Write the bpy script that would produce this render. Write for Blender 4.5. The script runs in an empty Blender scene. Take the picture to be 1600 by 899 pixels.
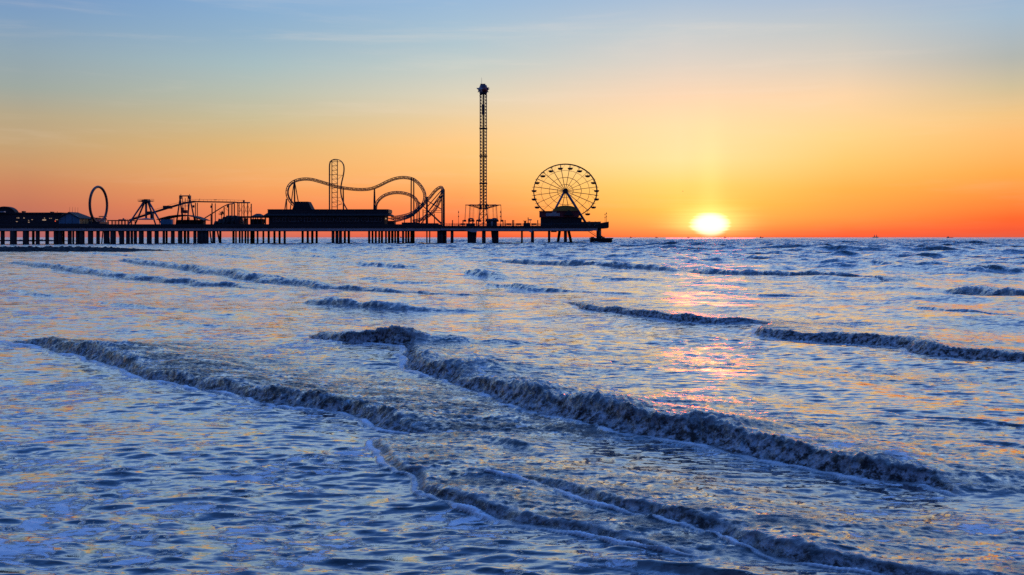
import bpy, bmesh, math, random
import numpy as np
from mathutils import Vector

# ------------------------------------------------------------------ camera / sky / sun / exposure
scene = bpy.context.scene
col = scene.collection
F = 1556.0            # focal length in pixels of a 1600 px wide frame
EYE = 3.1             # eye height over the water
HOR = 371.0           # horizon row in that frame
cam_d = bpy.data.cameras.new('camera')
cam = bpy.data.objects.new('camera', cam_d)
col.objects.link(cam)
cam_d.sensor_width = 36.0
cam_d.lens = 36.0 * F / 1600.0
cam_d.shift_y = -(449.5 - HOR) / 1600.0
cam_d.clip_end = 90000.0
cam_d.clip_start = 0.1
cam.location = (0, 0, EYE)
cam.rotation_euler = (math.radians(90), 0, 0)
scene.camera = cam

SUN_AZ = math.degrees(math.atan((1110 - 800) / F))
SUN_EL = math.degrees(math.atan((HOR - 351) / F))

scene.view_settings.view_transform = 'Standard'
scene.view_settings.look = 'None'
scene.view_settings.exposure = 0.0
scene.view_settings.gamma = 1.0
scene.view_settings.use_curve_mapping = False
scene.render.engine = 'CYCLES'
scene.cycles.max_bounces = 5
scene.cycles.diffuse_bounces = 2
scene.cycles.glossy_bounces = 3
scene.cycles.use_denoising = False
scene.cycles.caustics_reflective = False
scene.cycles.caustics_refractive = False


def lin(c):
    return tuple(((v / 255.0) / 12.92 if v <= 10.3 else (((v / 255.0) + 0.055) / 1.055) ** 2.4) for v in c)


def el_of(py):
    return math.degrees(math.atan((HOR - py) / F))


def build_world():
    w = bpy.data.worlds.new('World')
    scene.world = w
    w.use_nodes = True
    nt = w.node_tree
    nt.nodes.clear()
    N, L = nt.nodes.new, nt.links.new

    def val(v):
        n = N('ShaderNodeValue'); n.outputs[0].default_value = v; return n.outputs[0]

    def m(op, a, b=None, c=None, clamp=False):
        n = N('ShaderNodeMath'); n.operation = op; n.use_clamp = clamp
        for i, s in enumerate((a, b, c)):
            if s is None: continue
            if isinstance(s, (int, float)): n.inputs[i].default_value = s
            else: L(s, n.inputs[i])
        return n.outputs[0]

    def rng(v, a, b, lo=0.0, hi=1.0, smooth=False):
        n = N('ShaderNodeMapRange'); n.clamp = True
        if smooth: n.interpolation_type = 'SMOOTHSTEP'
        L(v, n.inputs[0])
        for i, s in enumerate((a, b, lo, hi)): n.inputs[i + 1].default_value = s
        return n.outputs[0]

    def mix(f, a, b, mode='MIX'):
        n = N('ShaderNodeMix'); n.data_type = 'RGBA'; n.blend_type = mode
        if isinstance(f, (int, float)): n.inputs[0].default_value = f
        else: L(f, n.inputs[0])
        for i, s in ((6, a), (7, b)):
            if isinstance(s, tuple): n.inputs[i].default_value = s + (1,) if len(s) == 3 else s
            else: L(s, n.inputs[i])
        return n.outputs[2]

    tc = N('ShaderNodeTexCoord')
    sep = N('ShaderNodeSeparateXYZ'); L(tc.outputs['Generated'], sep.inputs[0])
    X, Y, Z = sep.outputs
    el = m('MULTIPLY', m('ARCSINE', m('MAXIMUM', m('MINIMUM', Z, 1.0), -1.0)), 180 / math.pi)
    az = m('MULTIPLY', m('ARCTAN2', X, Y), 180 / math.pi)
    t = m('SQRT', m('DIVIDE', m('MAXIMUM', el, 0.0), 90.0))
    # elevation ramps at several azimuths (rows of the photo turned into elevation angles)
    high = [(18, (184, 214, 246)), (25, (146, 188, 248)), (34, (98, 154, 244)), (44, (78, 142, 244)), (90, (72, 148, 255))]
    ramps = [
        (40, [(371, (165, 96, 110)), (345, (186, 108, 94)), (325, (196, 117, 92)), (300, (203, 131, 95)), (270, (202, 150, 105)), (240, (194, 161, 118)), (200, (182, 166, 135)), (160, (157, 167, 160)), (110, (143, 165, 178)), (60, (125, 158, 192)), (0, (108, 146, 198))]),
        (400, [(371, (200, 108, 100)), (350, (232, 120, 86)), (325, (243, 139, 88)), (290, (243, 164, 97)), (260, (236, 175, 110)), (230, (222, 181, 120)), (190, (201, 188, 150)), (150, (183, 190, 175)), (110, (165, 188, 192)), (60, (144, 177, 202)), (0, (128, 170, 212))]),
        (720, [(371, (232, 78, 55)), (350, (250, 116, 74)), (325, (255, 142, 84)), (300, (255, 166, 95)), (270, (255, 188, 112)), (230, (255, 200, 130)), (190, (238, 205, 155)), (150, (220, 210, 185)), (100, (190, 203, 200)), (60, (170, 195, 208)), (0, (150, 184, 216))]),
        (1060, [(371, (255, 105, 60)), (362, (255, 140, 74)), (345, (255, 174, 82)), (320, (255, 196, 84)), (290, (255, 212, 115)), (250, (255, 226, 160)), (200, (254, 223, 170)), (155, (248, 213, 178)), (100, (218, 209, 198)), (50, (194, 203, 207)), (0, (165, 189, 214))]),
        (1320, [(371, (238, 66, 45)), (362, (255, 100, 54)), (340, (255, 149, 70)), (300, (255, 175, 80)), (260, (255, 199, 112)), (220, (255, 211, 138)), (160, (248, 211, 168)), (110, (215, 205, 190)), (60, (190, 198, 200)), (0, (160, 185, 215))]),
        (1580, [(371, (215, 82, 62)), (362, (238, 84, 54)), (345, (255, 100, 50)), (320, (255, 135, 62)), (280, (255, 168, 78)), (240, (255, 186, 108)), (200, (240, 195, 130)), (160, (205, 190, 155)), (120, (175, 180, 175)), (60, (160, 185, 205)), (0, (143, 174, 212))]),
    ]
    out = None
    prev = None
    for px, stops in ramps:
        r = N('ShaderNodeValToRGB')
        e = r.color_ramp.elements
        pts = [(el_of(py), c) for py, c in stops] + high
        pts = [(math.sqrt(a / 90.0), lin(c)) for a, c in pts]
        e[0].position, e[0].color = pts[0][0], pts[0][1] + (1,)
        e[1].position, e[1].color = pts[-1][0], pts[-1][1] + (1,)
        for p, c in pts[1:-1]:
            k = e.new(p); k.color = c + (1,)
        L(t, r.inputs[0])
        a = math.degrees(math.atan((px - 800) / F))
        if out is None: out = r.outputs[0]
        else: out = mix(rng(az, prev, a, smooth=False), out, r.outputs[0])
        prev = a
    # the western half of a dawn sky is still deep and dim
    back = N('ShaderNodeValToRGB'); e = back.color_ramp.elements
    e[0].position, e[0].color = 0.0, lin((30, 34, 52)) + (1,)
    e[1].position, e[1].color = 1.0, lin((72, 148, 255)) + (1,)
    k = e.new(0.45); k.color = lin((34, 48, 92)) + (1,)
    k = e.new(0.75); k.color = lin((46, 84, 176)) + (1,)
    L(t, back.inputs[0])
    bf = rng(Y, 0.30, -0.75, 0, 1, smooth=True)
    out = mix(bf, out, back.outputs[0])
    # thin cirrus streaks
    mp = N('ShaderNodeMapping'); L(tc.outputs['Generated'], mp.inputs[0])
    mp.inputs['Rotation'].default_value = (0, math.radians(-7), 0)
    mp.inputs['Scale'].default_value = (2.2, 2.2, 26)
    nz = N('ShaderNodeTexNoise'); L(mp.outputs[0], nz.inputs['Vector'])
    nz.inputs['Scale'].default_value = 1.6; nz.inputs['Detail'].default_value = 7; nz.inputs['Roughness'].default_value = 0.62
    nz.inputs['Distortion'].default_value = 0.35
    cf = rng(nz.outputs[0], 0.5, 0.8, 0, 0.42, smooth=True)
    cf = m('MULTIPLY', cf, rng(el, 1.0, 9.0, 0.25, 1.0))
    out = mix(cf, out, mix(0.5, out, (0.95, 0.78, 0.62)), 'MIX')
    # glow and disc of the rising sun, flattened by the haze near the horizon
    da = m('SUBTRACT', az, SUN_AZ)
    de = m('SUBTRACT', el, SUN_EL)
    ns = N('ShaderNodeTexNoise'); mp2 = N('ShaderNodeMapping'); L(tc.outputs['Generated'], mp2.inputs[0])
    mp2.inputs['Scale'].default_value = (10, 10, 420); L(mp2.outputs[0], ns.inputs['Vector'])
    ns.inputs['Scale'].default_value = 1.0; ns.inputs['Detail'].default_value = 3
    wob = rng(ns.outputs[0], 0.3, 0.7, 0.82, 1.18)
    def rad(sa, su, sd):
        sg = m('GREATER_THAN', de, 0.0)
        q = m('ADD', m('MULTIPLY', sg, 1 / su), m('MULTIPLY', m('SUBTRACT', 1.0, sg), 1 / sd))
        a2 = m('POWER', m('ABSOLUTE', m('DIVIDE', da, sa)), 2.0)
        e2 = m('POWER', m('ABSOLUTE', m('MULTIPLY', de, q)), 2.0)
        return m('ADD', a2, e2)
    def gauss(r2): return m('EXPONENT', m('MULTIPLY', r2, -1.0))
    core_r = m('MULTIPLY', rad(0.80, 0.50, 0.50), wob)
    core = rng(core_r, 2.3, 0.35, 0, 1, smooth=True)
    g1 = gauss(m('MULTIPLY', rad(1.75, 0.95, 0.55), wob))
    g2 = gauss(rad(4.2, 3.2, 0.75))
    pil = gauss(rad(0.75, 4.5, 0.3))
    def addc(base, f, c, s):
        return mix(1.0, base, mix(f, (0, 0, 0), tuple(v * s for v in c)), 'ADD')
    out = addc(out, g2, (0.5, 0.34, 0.10), 0.10)
    out = addc(out, pil, (0.5, 0.42, 0.16), 0.22)
    out = addc(out, g1, (1.0, 0.72, 0.22), 0.8)
    out = addc(out, core, (1.0, 0.95, 0.75), 1.0)
    # physical sky on top, faint at this sun height
    sk = N('ShaderNodeTexSky'); sk.sky_type = 'NISHITA'; sk.sun_disc = False
    sk.sun_elevation = math.radians(SUN_EL); sk.sun_rotation = math.radians(SUN_AZ)
    bg1 = N('ShaderNodeBackground'); L(out, bg1.inputs[0]); bg1.inputs[1].default_value = 1.18
    bg2 = N('ShaderNodeBackground'); L(sk.outputs[0], bg2.inputs[0]); bg2.inputs[1].default_value = 0.05
    ad = N('ShaderNodeMixShader'); ad.inputs[0].default_value = 0.15; L(bg1.outputs[0], ad.inputs[1]); L(bg2.outputs[0], ad.inputs[2])
    o = N('ShaderNodeOutputWorld'); L(ad.outputs[0], o.inputs[0])
    w.cycles.sampling_method = 'MANUAL'
    w.cycles.sample_map_resolution = 2048


build_world()

sd = bpy.data.lights.new('sun', 'SUN')
sd.energy = 0.06
sd.color = (1.0, 0.07, 0.05)
sd.angle = math.radians(5.0)
sun = bpy.data.objects.new('sun', sd)
col.objects.link(sun)
sdir = Vector((math.sin(math.radians(SUN_AZ)), math.cos(math.radians(SUN_AZ)), math.tan(math.radians(SUN_EL)))).normalized()
sun.rotation_euler = sdir.to_track_quat('Z', 'Y').to_euler()
sun.location = (200, 900, 60)

# ------------------------------------------------------------------ materials
def new_mat(name):
    mt = bpy.data.materials.new(name); mt.use_nodes = True
    return mt, mt.node_tree, mt.node_tree.nodes['Principled BSDF']


def mat(name, c, rough=0.7, metal=0.0, var=0.25, scale=1.5, bump=0.0):
    mt, nt, b = new_mat(name)
    N, L = nt.nodes.new, nt.links.new
    tc = N('ShaderNodeTexCoord')
    nz = N('ShaderNodeTexNoise'); nz.inputs['Scale'].default_value = scale; nz.inputs['Detail'].default_value = 6
    L(tc.outputs['Object'], nz.inputs['Vector'])
    r = N('ShaderNodeValToRGB')
    r.color_ramp.elements[0].position = 0.3; r.color_ramp.elements[1].position = 0.7
    r.color_ramp.elements[0].color = tuple(v * (1 - var) for v in c) + (1,)
    r.color_ramp.elements[1].color = tuple(min(1, v * (1 + var)) for v in c) + (1,)
    L(nz.outputs[0], r.inputs[0]); L(r.outputs[0], b.inputs['Base Color'])
    b.inputs['Roughness'].default_value = rough
    b.inputs['Metallic'].default_value = metal
    if bump:
        bp = N('ShaderNodeBump'); bp.inputs['Strength'].default_value = 0.6; bp.inputs['Distance'].default_value = bump
        L(nz.outputs[0], bp.inputs['Height']); L(bp.outputs[0], b.inputs['Normal'])
    return mt


def emis(name, c, s):
    mt, nt, b = new_mat(name)
    b.inputs['Base Color'].default_value = c + (1,)
    b.inputs['Emission Color'].default_value = c + (1,)
    b.inputs['Emission Strength'].default_value = s
    return mt


M = dict(
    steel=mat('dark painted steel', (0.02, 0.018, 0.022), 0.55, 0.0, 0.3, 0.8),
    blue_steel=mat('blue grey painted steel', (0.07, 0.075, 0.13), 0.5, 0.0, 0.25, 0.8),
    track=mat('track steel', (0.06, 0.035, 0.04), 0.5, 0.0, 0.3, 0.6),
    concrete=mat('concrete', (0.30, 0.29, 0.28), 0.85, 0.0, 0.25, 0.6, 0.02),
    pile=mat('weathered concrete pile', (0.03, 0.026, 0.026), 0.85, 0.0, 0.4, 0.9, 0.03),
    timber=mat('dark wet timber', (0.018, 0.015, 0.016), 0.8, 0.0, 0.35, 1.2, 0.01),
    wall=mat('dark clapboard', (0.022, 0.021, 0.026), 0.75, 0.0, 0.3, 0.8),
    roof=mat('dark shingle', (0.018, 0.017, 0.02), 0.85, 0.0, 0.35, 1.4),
    blue_wall=mat('blue painted boards', (0.10, 0.25, 0.36), 0.7, 0.0, 0.15, 0.8),
    ochre=mat('ochre boards with painted sunlight', (0.45, 0.22, 0.08), 0.7, 0.0, 0.2, 0.8),  # orange sunlight is put into this base colour
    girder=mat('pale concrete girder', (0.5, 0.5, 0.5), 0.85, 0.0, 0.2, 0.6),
    panel=mat('pale sign panel', (0.42, 0.40, 0.40), 0.6, 0.0, 0.2, 1.0),
    red=mat('red painted boards', (0.22, 0.03, 0.03), 0.65, 0.0, 0.2, 0.8),
    yellow=mat('yellow ribbed metal', (0.40, 0.24, 0.04), 0.6, 0.0, 0.2, 0.8),
    white=mat('white painted metal', (0.75, 0.75, 0.76), 0.5, 0.0, 0.08, 1.0),
    rock=mat('wet black rock', (0.010, 0.010, 0.011), 0.75, 0.0, 0.5, 0.9, 0.08),
    leaf=mat('dark palm leaf', (0.04, 0.06, 0.03), 0.7, 0.0, 0.3, 1.5),
    hull=mat('grey ship paint', (0.18, 0.16, 0.17), 0.6, 0.0, 0.2, 0.05),
    gull=mat('grey gull feathers', (0.22, 0.21, 0.2), 0.8, 0.0, 0.2, 6.0),
    glass=mat('dark window glass', (0.02, 0.025, 0.03), 0.15, 0.0, 0.1, 1.0),
    lit=emis('warm lit window', (1.0, 0.62, 0.34), 0.35),
    lamp=emis('red lamp', (1.0, 0.12, 0.05), 1.0),
)

# ------------------------------------------------------------------ mesh helpers
class MB:
    def __init__(self): self.v, self.f = [], []

    def add(self, vs, fs):
        o = len(self.v)
        self.v += [tuple(p) for p in vs]
        self.f += [tuple(i + o for i in q) for q in fs]
        return self

    def box(self, x0, x1, y0, y1, z0, z1):
        return self.add([(x0, y0, z0), (x1, y0, z0), (x1, y1, z0), (x0, y1, z0), (x0, y0, z1), (x1, y0, z1), (x1, y1, z1), (x0, y1, z1)],
                        [(0, 3, 2, 1), (4, 5, 6, 7), (0, 1, 5, 4), (1, 2, 6, 5), (2, 3, 7, 6), (3, 0, 4, 7)])

    def tube(self, pts, r, n=6, closed=False):
        pts = [Vector(p) for p in pts]
        rs = r if isinstance(r, (list, tuple)) else [r] * len(pts)
        k = len(pts); vs, fs = [], []
        up = None
        for i, p in enumerate(pts):
            if closed: t = pts[(i + 1) % k] - pts[i - 1]
            else: t = pts[min(i + 1, k - 1)] - pts[max(i - 1, 0)]
            if t.length < 1e-9: t = Vector((0, 0, 1))
            t.normalize()
            if up is None:
                up = Vector((0, 1, 0)) if abs(t.y) < 0.9 else Vector((1, 0, 0))
            a = (up - t * up.dot(t))
            if a.length < 1e-5: a = t.orthogonal()
            a.normalize(); up = a
            b = t.cross(a)
            for j in range(n):
                g = 2 * math.pi * j / n
                vs.append(p + (a * math.cos(g) + b * math.sin(g)) * rs[i])
        for i in range(k if closed else k - 1):
            for j in range(n):
                a0, a1 = i * n + j, i * n + (j + 1) % n
                b0, b1 = ((i + 1) % k) * n + j, ((i + 1) % k) * n + (j + 1) % n
                fs.append((a0, b0, b1, a1))
        if not closed:
            fs.append(tuple(range(n))); fs.append(tuple(reversed(range((k - 1) * n, k * n))))
        return self.add(vs, fs)

    def bar(self, a, b, r, n=4): return self.tube([a, b], r, n)

    def prism(self, outline, y0, y1):          # outline in (x, z), extruded along y
        n = len(outline)
        vs = [(x, y0, z) for x, z in outline] + [(x, y1, z) for x, z in outline]
        fs = [tuple(range(n)), tuple(reversed(range(n, 2 * n)))]
        fs += [(i, i + n, (i + 1) % n + n, (i + 1) % n) for i in range(n)]
        return self.add(vs, fs)

    def lathe(self, c, prof, n=12):            # prof of (r, z)
        vs, fs = [], []
        for r, z in prof:
            for j in range(n):
                g = 2 * math.pi * j / n
                vs.append((c[0] + r * math.cos(g), c[1] + r * math.sin(g), c[2] + z))
        for i in range(len(prof) - 1):
            for j in range(n):
                fs.append((i * n + j, i * n + (j + 1) % n, (i + 1) * n + (j + 1) % n, (i + 1) * n + j))
        fs.append(tuple(reversed(range(n)))); fs.append(tuple(range((len(prof) - 1) * n, len(prof) * n)))
        return self.add(vs, fs)


def world_loc(o):
    p = Vector((0, 0, 0))
    while o is not None:
        p += Vector(o.location); o = o.parent
    return p


def obj(name, mb, m, parent=None, origin=None, smooth=False):
    """links one mesh object; the vertices of mb are world coordinates."""
    o0 = Vector(origin) if origin is not None else (world_loc(parent) if parent else Vector((0, 0, 0)))
    me = bpy.data.meshes.new(name)
    me.from_pydata([(x - o0.x, y - o0.y, z - o0.z) for x, y, z in mb.v], [], mb.f)
    bm = bmesh.new(); bm.from_mesh(me); bmesh.ops.recalc_face_normals(bm, faces=bm.faces); bm.to_mesh(me); bm.free()
    if smooth: me.polygons.foreach_set('use_smooth', [True] * len(me.polygons))
    me.materials.append(m)
    o = bpy.data.objects.new(name, me); col.objects.link(o)
    if parent: o.parent = parent
    o.location = o0 - (world_loc(parent) if parent else Vector((0, 0, 0)))
    return o


def tag(o, label, cat, group=None, kind=None):
    if kind: o['kind'] = kind
    if label: o['label'] = label
    if cat: o['category'] = cat
    if group: o['group'] = group
    return o


def thing(name, label, cat, loc, group=None):
    o = bpy.data.objects.new(name, None); col.objects.link(o)
    o.empty_display_size = 1.0
    o.location = loc
    return tag(o, label, cat, group)


def dup(root, loc, label=None, name=None):
    r = root.copy(); col.objects.link(r); r.location = loc
    if label: r['label'] = label
    for ch in list(root.children):
        c = ch.copy(); col.objects.link(c); c.parent = r
        for g in list(ch.children):
            d = g.copy(); col.objects.link(d); d.parent = c
    return r


def catmull(pts, n):
    pts = [np.array(p, float) for p in pts]
    P = [2 * pts[0] - pts[1]] + pts + [2 * pts[-1] - pts[-2]]
    out = []
    for i in range(1, len(P) - 2):
        for k in range(n):
            t = k / n
            out.append(0.5 * ((2 * P[i]) + (-P[i - 1] + P[i + 1]) * t + (2 * P[i - 1] - 5 * P[i] + 4 * P[i + 1] - P[i + 2]) * t * t + (-P[i - 1] + 3 * P[i] - 3 * P[i + 1] + P[i + 2]) * t ** 3))
    out.append(pts[-1])
    return out

#WATER_BEGIN
# ------------------------------------------------------------------ water
rs = np.random.RandomState(11)
PERM = rs.permutation(512)
GA = rs.uniform(0, 2 * np.pi, 512)
GX, GY = np.cos(GA).astype(np.float32), np.sin(GA).astype(np.float32)


def perlin(x, y, seed=0):
    xi, yi = np.floor(x), np.floor(y)
    fx, fy = (x - xi).astype(np.float32), (y - yi).astype(np.float32)
    xi = xi.astype(np.int64) + seed * 57; yi = yi.astype(np.int64) + seed * 131
    def g(ix, iy, dx, dy):
        h = PERM[(PERM[ix & 511] + iy) & 511]
        return GX[h] * dx + GY[h] * dy
    u = fx * fx * fx * (fx * (fx * 6 - 15) + 10)
    v = fy * fy * fy * (fy * (fy * 6 - 15) + 10)
    a = g(xi, yi, fx, fy); b = g(xi + 1, yi, fx - 1, fy)
    c = g(xi, yi + 1, fx, fy - 1); d = g(xi + 1, yi + 1, fx - 1, fy - 1)
    return (a + u * (b - a)) * (1 - v) + (c + u * (d - c)) * v


def sstep(a, b, x):
    t = np.clip((x - a) / (b - a), 0, 1)
    return t * t * (3 - 2 * t)


def px2w(px, py):
    d = EYE * F / (py - HOR)
    return (px - 800) / F * d, d

# breaking waves: foot of each front, read off the photo as (column, row, front height in rows), far end first
BORES = [
    dict(p=[(5, 536, 8), (40, 543, 17), (75, 550, 23.0), (130, 561, 27.0), (210, 588, 27.0), (330, 615, 28.4), (430, 635, 27.0), (520, 644, 23.0), (570, 655, 32.4), (620, 668, 29.7), (700, 678, 10.8)], lb=3.2, turb=0.085, foam=0.85, lace=0.2, edge=1.0, seed=1),
    dict(p=[(700, 677, 5), (640, 680, 9), (586, 689, 12), (596, 713, 14), (622, 737, 15), (652, 746, 15), (655, 764, 14), (695, 781, 14), (760, 800, 15), (800, 812, 17), (860, 822, 19), (920, 832, 14), (1000, 850, 9), (1090, 868, 5)], lb=2.0, turb=0.06, foam=0.7, lace=0.12, edge=1.0, seed=2),
    dict(p=[(760, 748, 4), (820, 758, 12), (890, 780, 20), (960, 800, 24), (1030, 818, 30), (1110, 836, 24), (1190, 862, 30), (1290, 884, 28), (1400, 898, 24), (1540, 915, 20)], lb=1.8, turb=0.045, foam=0.8, edge=1.0, seed=3),
    dict(p=[(482, 528, 10), (495, 541, 26), (560, 545, 28), (624, 552, 14), (625, 580, 30), (690, 595, 32), (725, 613, 34), (790, 634, 38), (860, 650, 38), (950, 670, 42), (1060, 687, 40), (1150, 706, 40), (1250, 725, 42), (1340, 745, 40), (1420, 752, 34), (1500, 770, 8)], lb=2.4, turb=0.05, foam=1.0, edge=0.8, seed=4),
    dict(p=[(885, 474, 5), (905, 482, 9), (1000, 496, 12), (1100, 503, 12), (1188, 506, 6), (1192, 519, 11), (1300, 529, 16), (1390, 538, 18), (1430, 551, 20), (1500, 560, 20), (1600, 572, 22), (1720, 592, 22)], lb=2.6, turb=0.05, foam=1.0, edge=0.6, seed=5),
    dict(p=[(470, 472, 7.2), (500, 477, 16.2), (560, 482, 16.2), (640, 486, 7.2)], lb=1.8, turb=0.03, foam=0.6, lace=0.2, edge=0.2, seed=6),
    dict(p=[(180, 407, 5.4), (240, 417, 9.0), (310, 426, 10.8), (400, 440, 12.6), (500, 452, 10.8), (600, 459, 7.2), (680, 464, 10.8), (760, 466, 7.2), (830, 470, 3.6)], lb=3.0, turb=0.04, foam=0.6, lace=0.2, edge=0.2, seed=7),
    dict(p=[(1070, 425, 7.2), (1120, 430, 14.4), (1230, 434, 12.6), (1330, 438, 9.0), (1400, 442, 3.6)], lb=4.0, turb=0.04, foam=0.6, lace=0.2, edge=0.1, seed=8),
    dict(p=[(770, 411, 5.4), (860, 415, 10.8), (950, 419, 10.8), (1060, 424, 5.4)], lb=4.0, turb=0.04, foam=0.6, lace=0.2, edge=0.1, seed=9),
    dict(p=[(1455, 418, 3.0), (1490, 422, 10.5), (1540, 425, 7.5), (1600, 427, 3.0)], lb=5.0, turb=0.03, foam=0.05, edge=0.0, seed=10),
    dict(p=[(1480, 453, 5.4), (1530, 459, 19.8), (1600, 464, 23.4), (1680, 472, 14.4)], lb=3.5, turb=0.04, foam=0.6, lace=0.2, edge=0.0, seed=11),
    dict(p=[(10, 411, 5.4), (100, 424, 9.0), (200, 437, 9.0), (300, 446, 9.0), (420, 455, 5.4)], lb=2.5, turb=0.03, foam=0.6, lace=0.2, edge=0.1, seed=12),
    dict(p=[(20, 452, 2), (45, 460, 7), (75, 464, 2)], lb=1.5, turb=0.03, foam=0.1, edge=0.0, seed=13),
    dict(p=[(715, 428, 4.5), (740, 433, 12.0), (775, 437, 3.0)], lb=2.0, turb=0.03, foam=0.1, edge=0.0, seed=14),
    dict(p=[(745, 446, 3.0), (790, 451, 9.0), (850, 456, 6.0), (960, 462, 3.0)], lb=2.0, turb=0.03, foam=0.1, edge=0.0, seed=15),
    dict(p=[(745, 683, 4), (775, 695, 14), (810, 703, 8), (850, 715, 3)], lb=0.9, turb=0.02, foam=0.1, edge=0.0, seed=16),
    dict(p=[(540, 412, 3.0), (590, 417, 9.0), (640, 420, 3.0)], lb=2.5, turb=0.03, foam=0.1, edge=0.0, seed=17),
    dict(p=[(900, 872, 4), (1000, 884, 12), (1100, 900, 14), (1250, 930, 10)], lb=0.9, turb=0.02, foam=0.1, edge=0.35, seed=18),
    dict(p=[(1380, 655, 3), (1450, 665, 9), (1540, 672, 12), (1700, 690, 10)], lb=1.6, turb=0.01, foam=0.0, edge=0.0, seed=19),
    dict(p=[(1440, 695, 3), (1520, 700, 12), (1620, 715, 14), (1740, 735, 10)], lb=1.4, turb=0.01, foam=0.0, edge=0.0, seed=20),
    dict(p=[(320, 398, 2), (350, 402, 5), (390, 405, 2)], lb=2.6, turb=0.03, foam=0.15, edge=0.05, seed=20),
    dict(p=[(620, 388, 2), (680, 391, 4), (760, 394, 2)], lb=2.6, turb=0.03, foam=0.15, edge=0.05, seed=21),
    dict(p=[(860, 430, 2), (930, 436, 5), (1000, 440, 2)], lb=2.6, turb=0.03, foam=0.15, edge=0.05, seed=22),
    dict(p=[(560, 435, 2), (620, 441, 5), (700, 446, 2)], lb=2.6, turb=0.03, foam=0.15, edge=0.05, seed=23),
    dict(p=[(1100, 455, 2), (1200, 462, 5), (1300, 468, 2)], lb=2.6, turb=0.03, foam=0.15, edge=0.05, seed=24),
    dict(p=[(1300, 410, 2), (1370, 414, 6), (1440, 417, 2)], lb=2.6, turb=0.03, foam=0.15, edge=0.05, seed=25),
    dict(p=[(100, 395, 2), (170, 399, 4), (230, 402, 2)], lb=2.6, turb=0.03, foam=0.15, edge=0.05, seed=26),
    dict(p=[(1150, 392, 2), (1230, 395, 4), (1330, 398, 2)], lb=2.6, turb=0.03, foam=0.15, edge=0.05, seed=27),
    dict(p=[(1400, 480, 2), (1480, 490, 8), (1600, 500, 4)], lb=2.6, turb=0.03, foam=0.15, edge=0.05, seed=28),
    dict(p=[(240, 500, 2), (300, 508, 4), (360, 515, 2)], lb=2.6, turb=0.03, foam=0.15, edge=0.05, seed=20),
    dict(p=[(880, 560, 2), (960, 575, 6), (1040, 588, 2)], lb=2.6, turb=0.03, foam=0.15, edge=0.05, seed=21),
    dict(p=[(440, 398, 2), (490, 403, 4), (550, 406, 2)], lb=2.6, turb=0.03, foam=0.15, edge=0.05, seed=22),
    dict(p=[(140, 470, 2), (200, 480, 4), (290, 488, 2)], lb=2.6, turb=0.03, foam=0.15, edge=0.05, seed=23),
    dict(p=[(1180, 580, 2), (1260, 592, 7), (1370, 606, 2)], lb=2.6, turb=0.03, foam=0.15, edge=0.05, seed=24),
]


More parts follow.
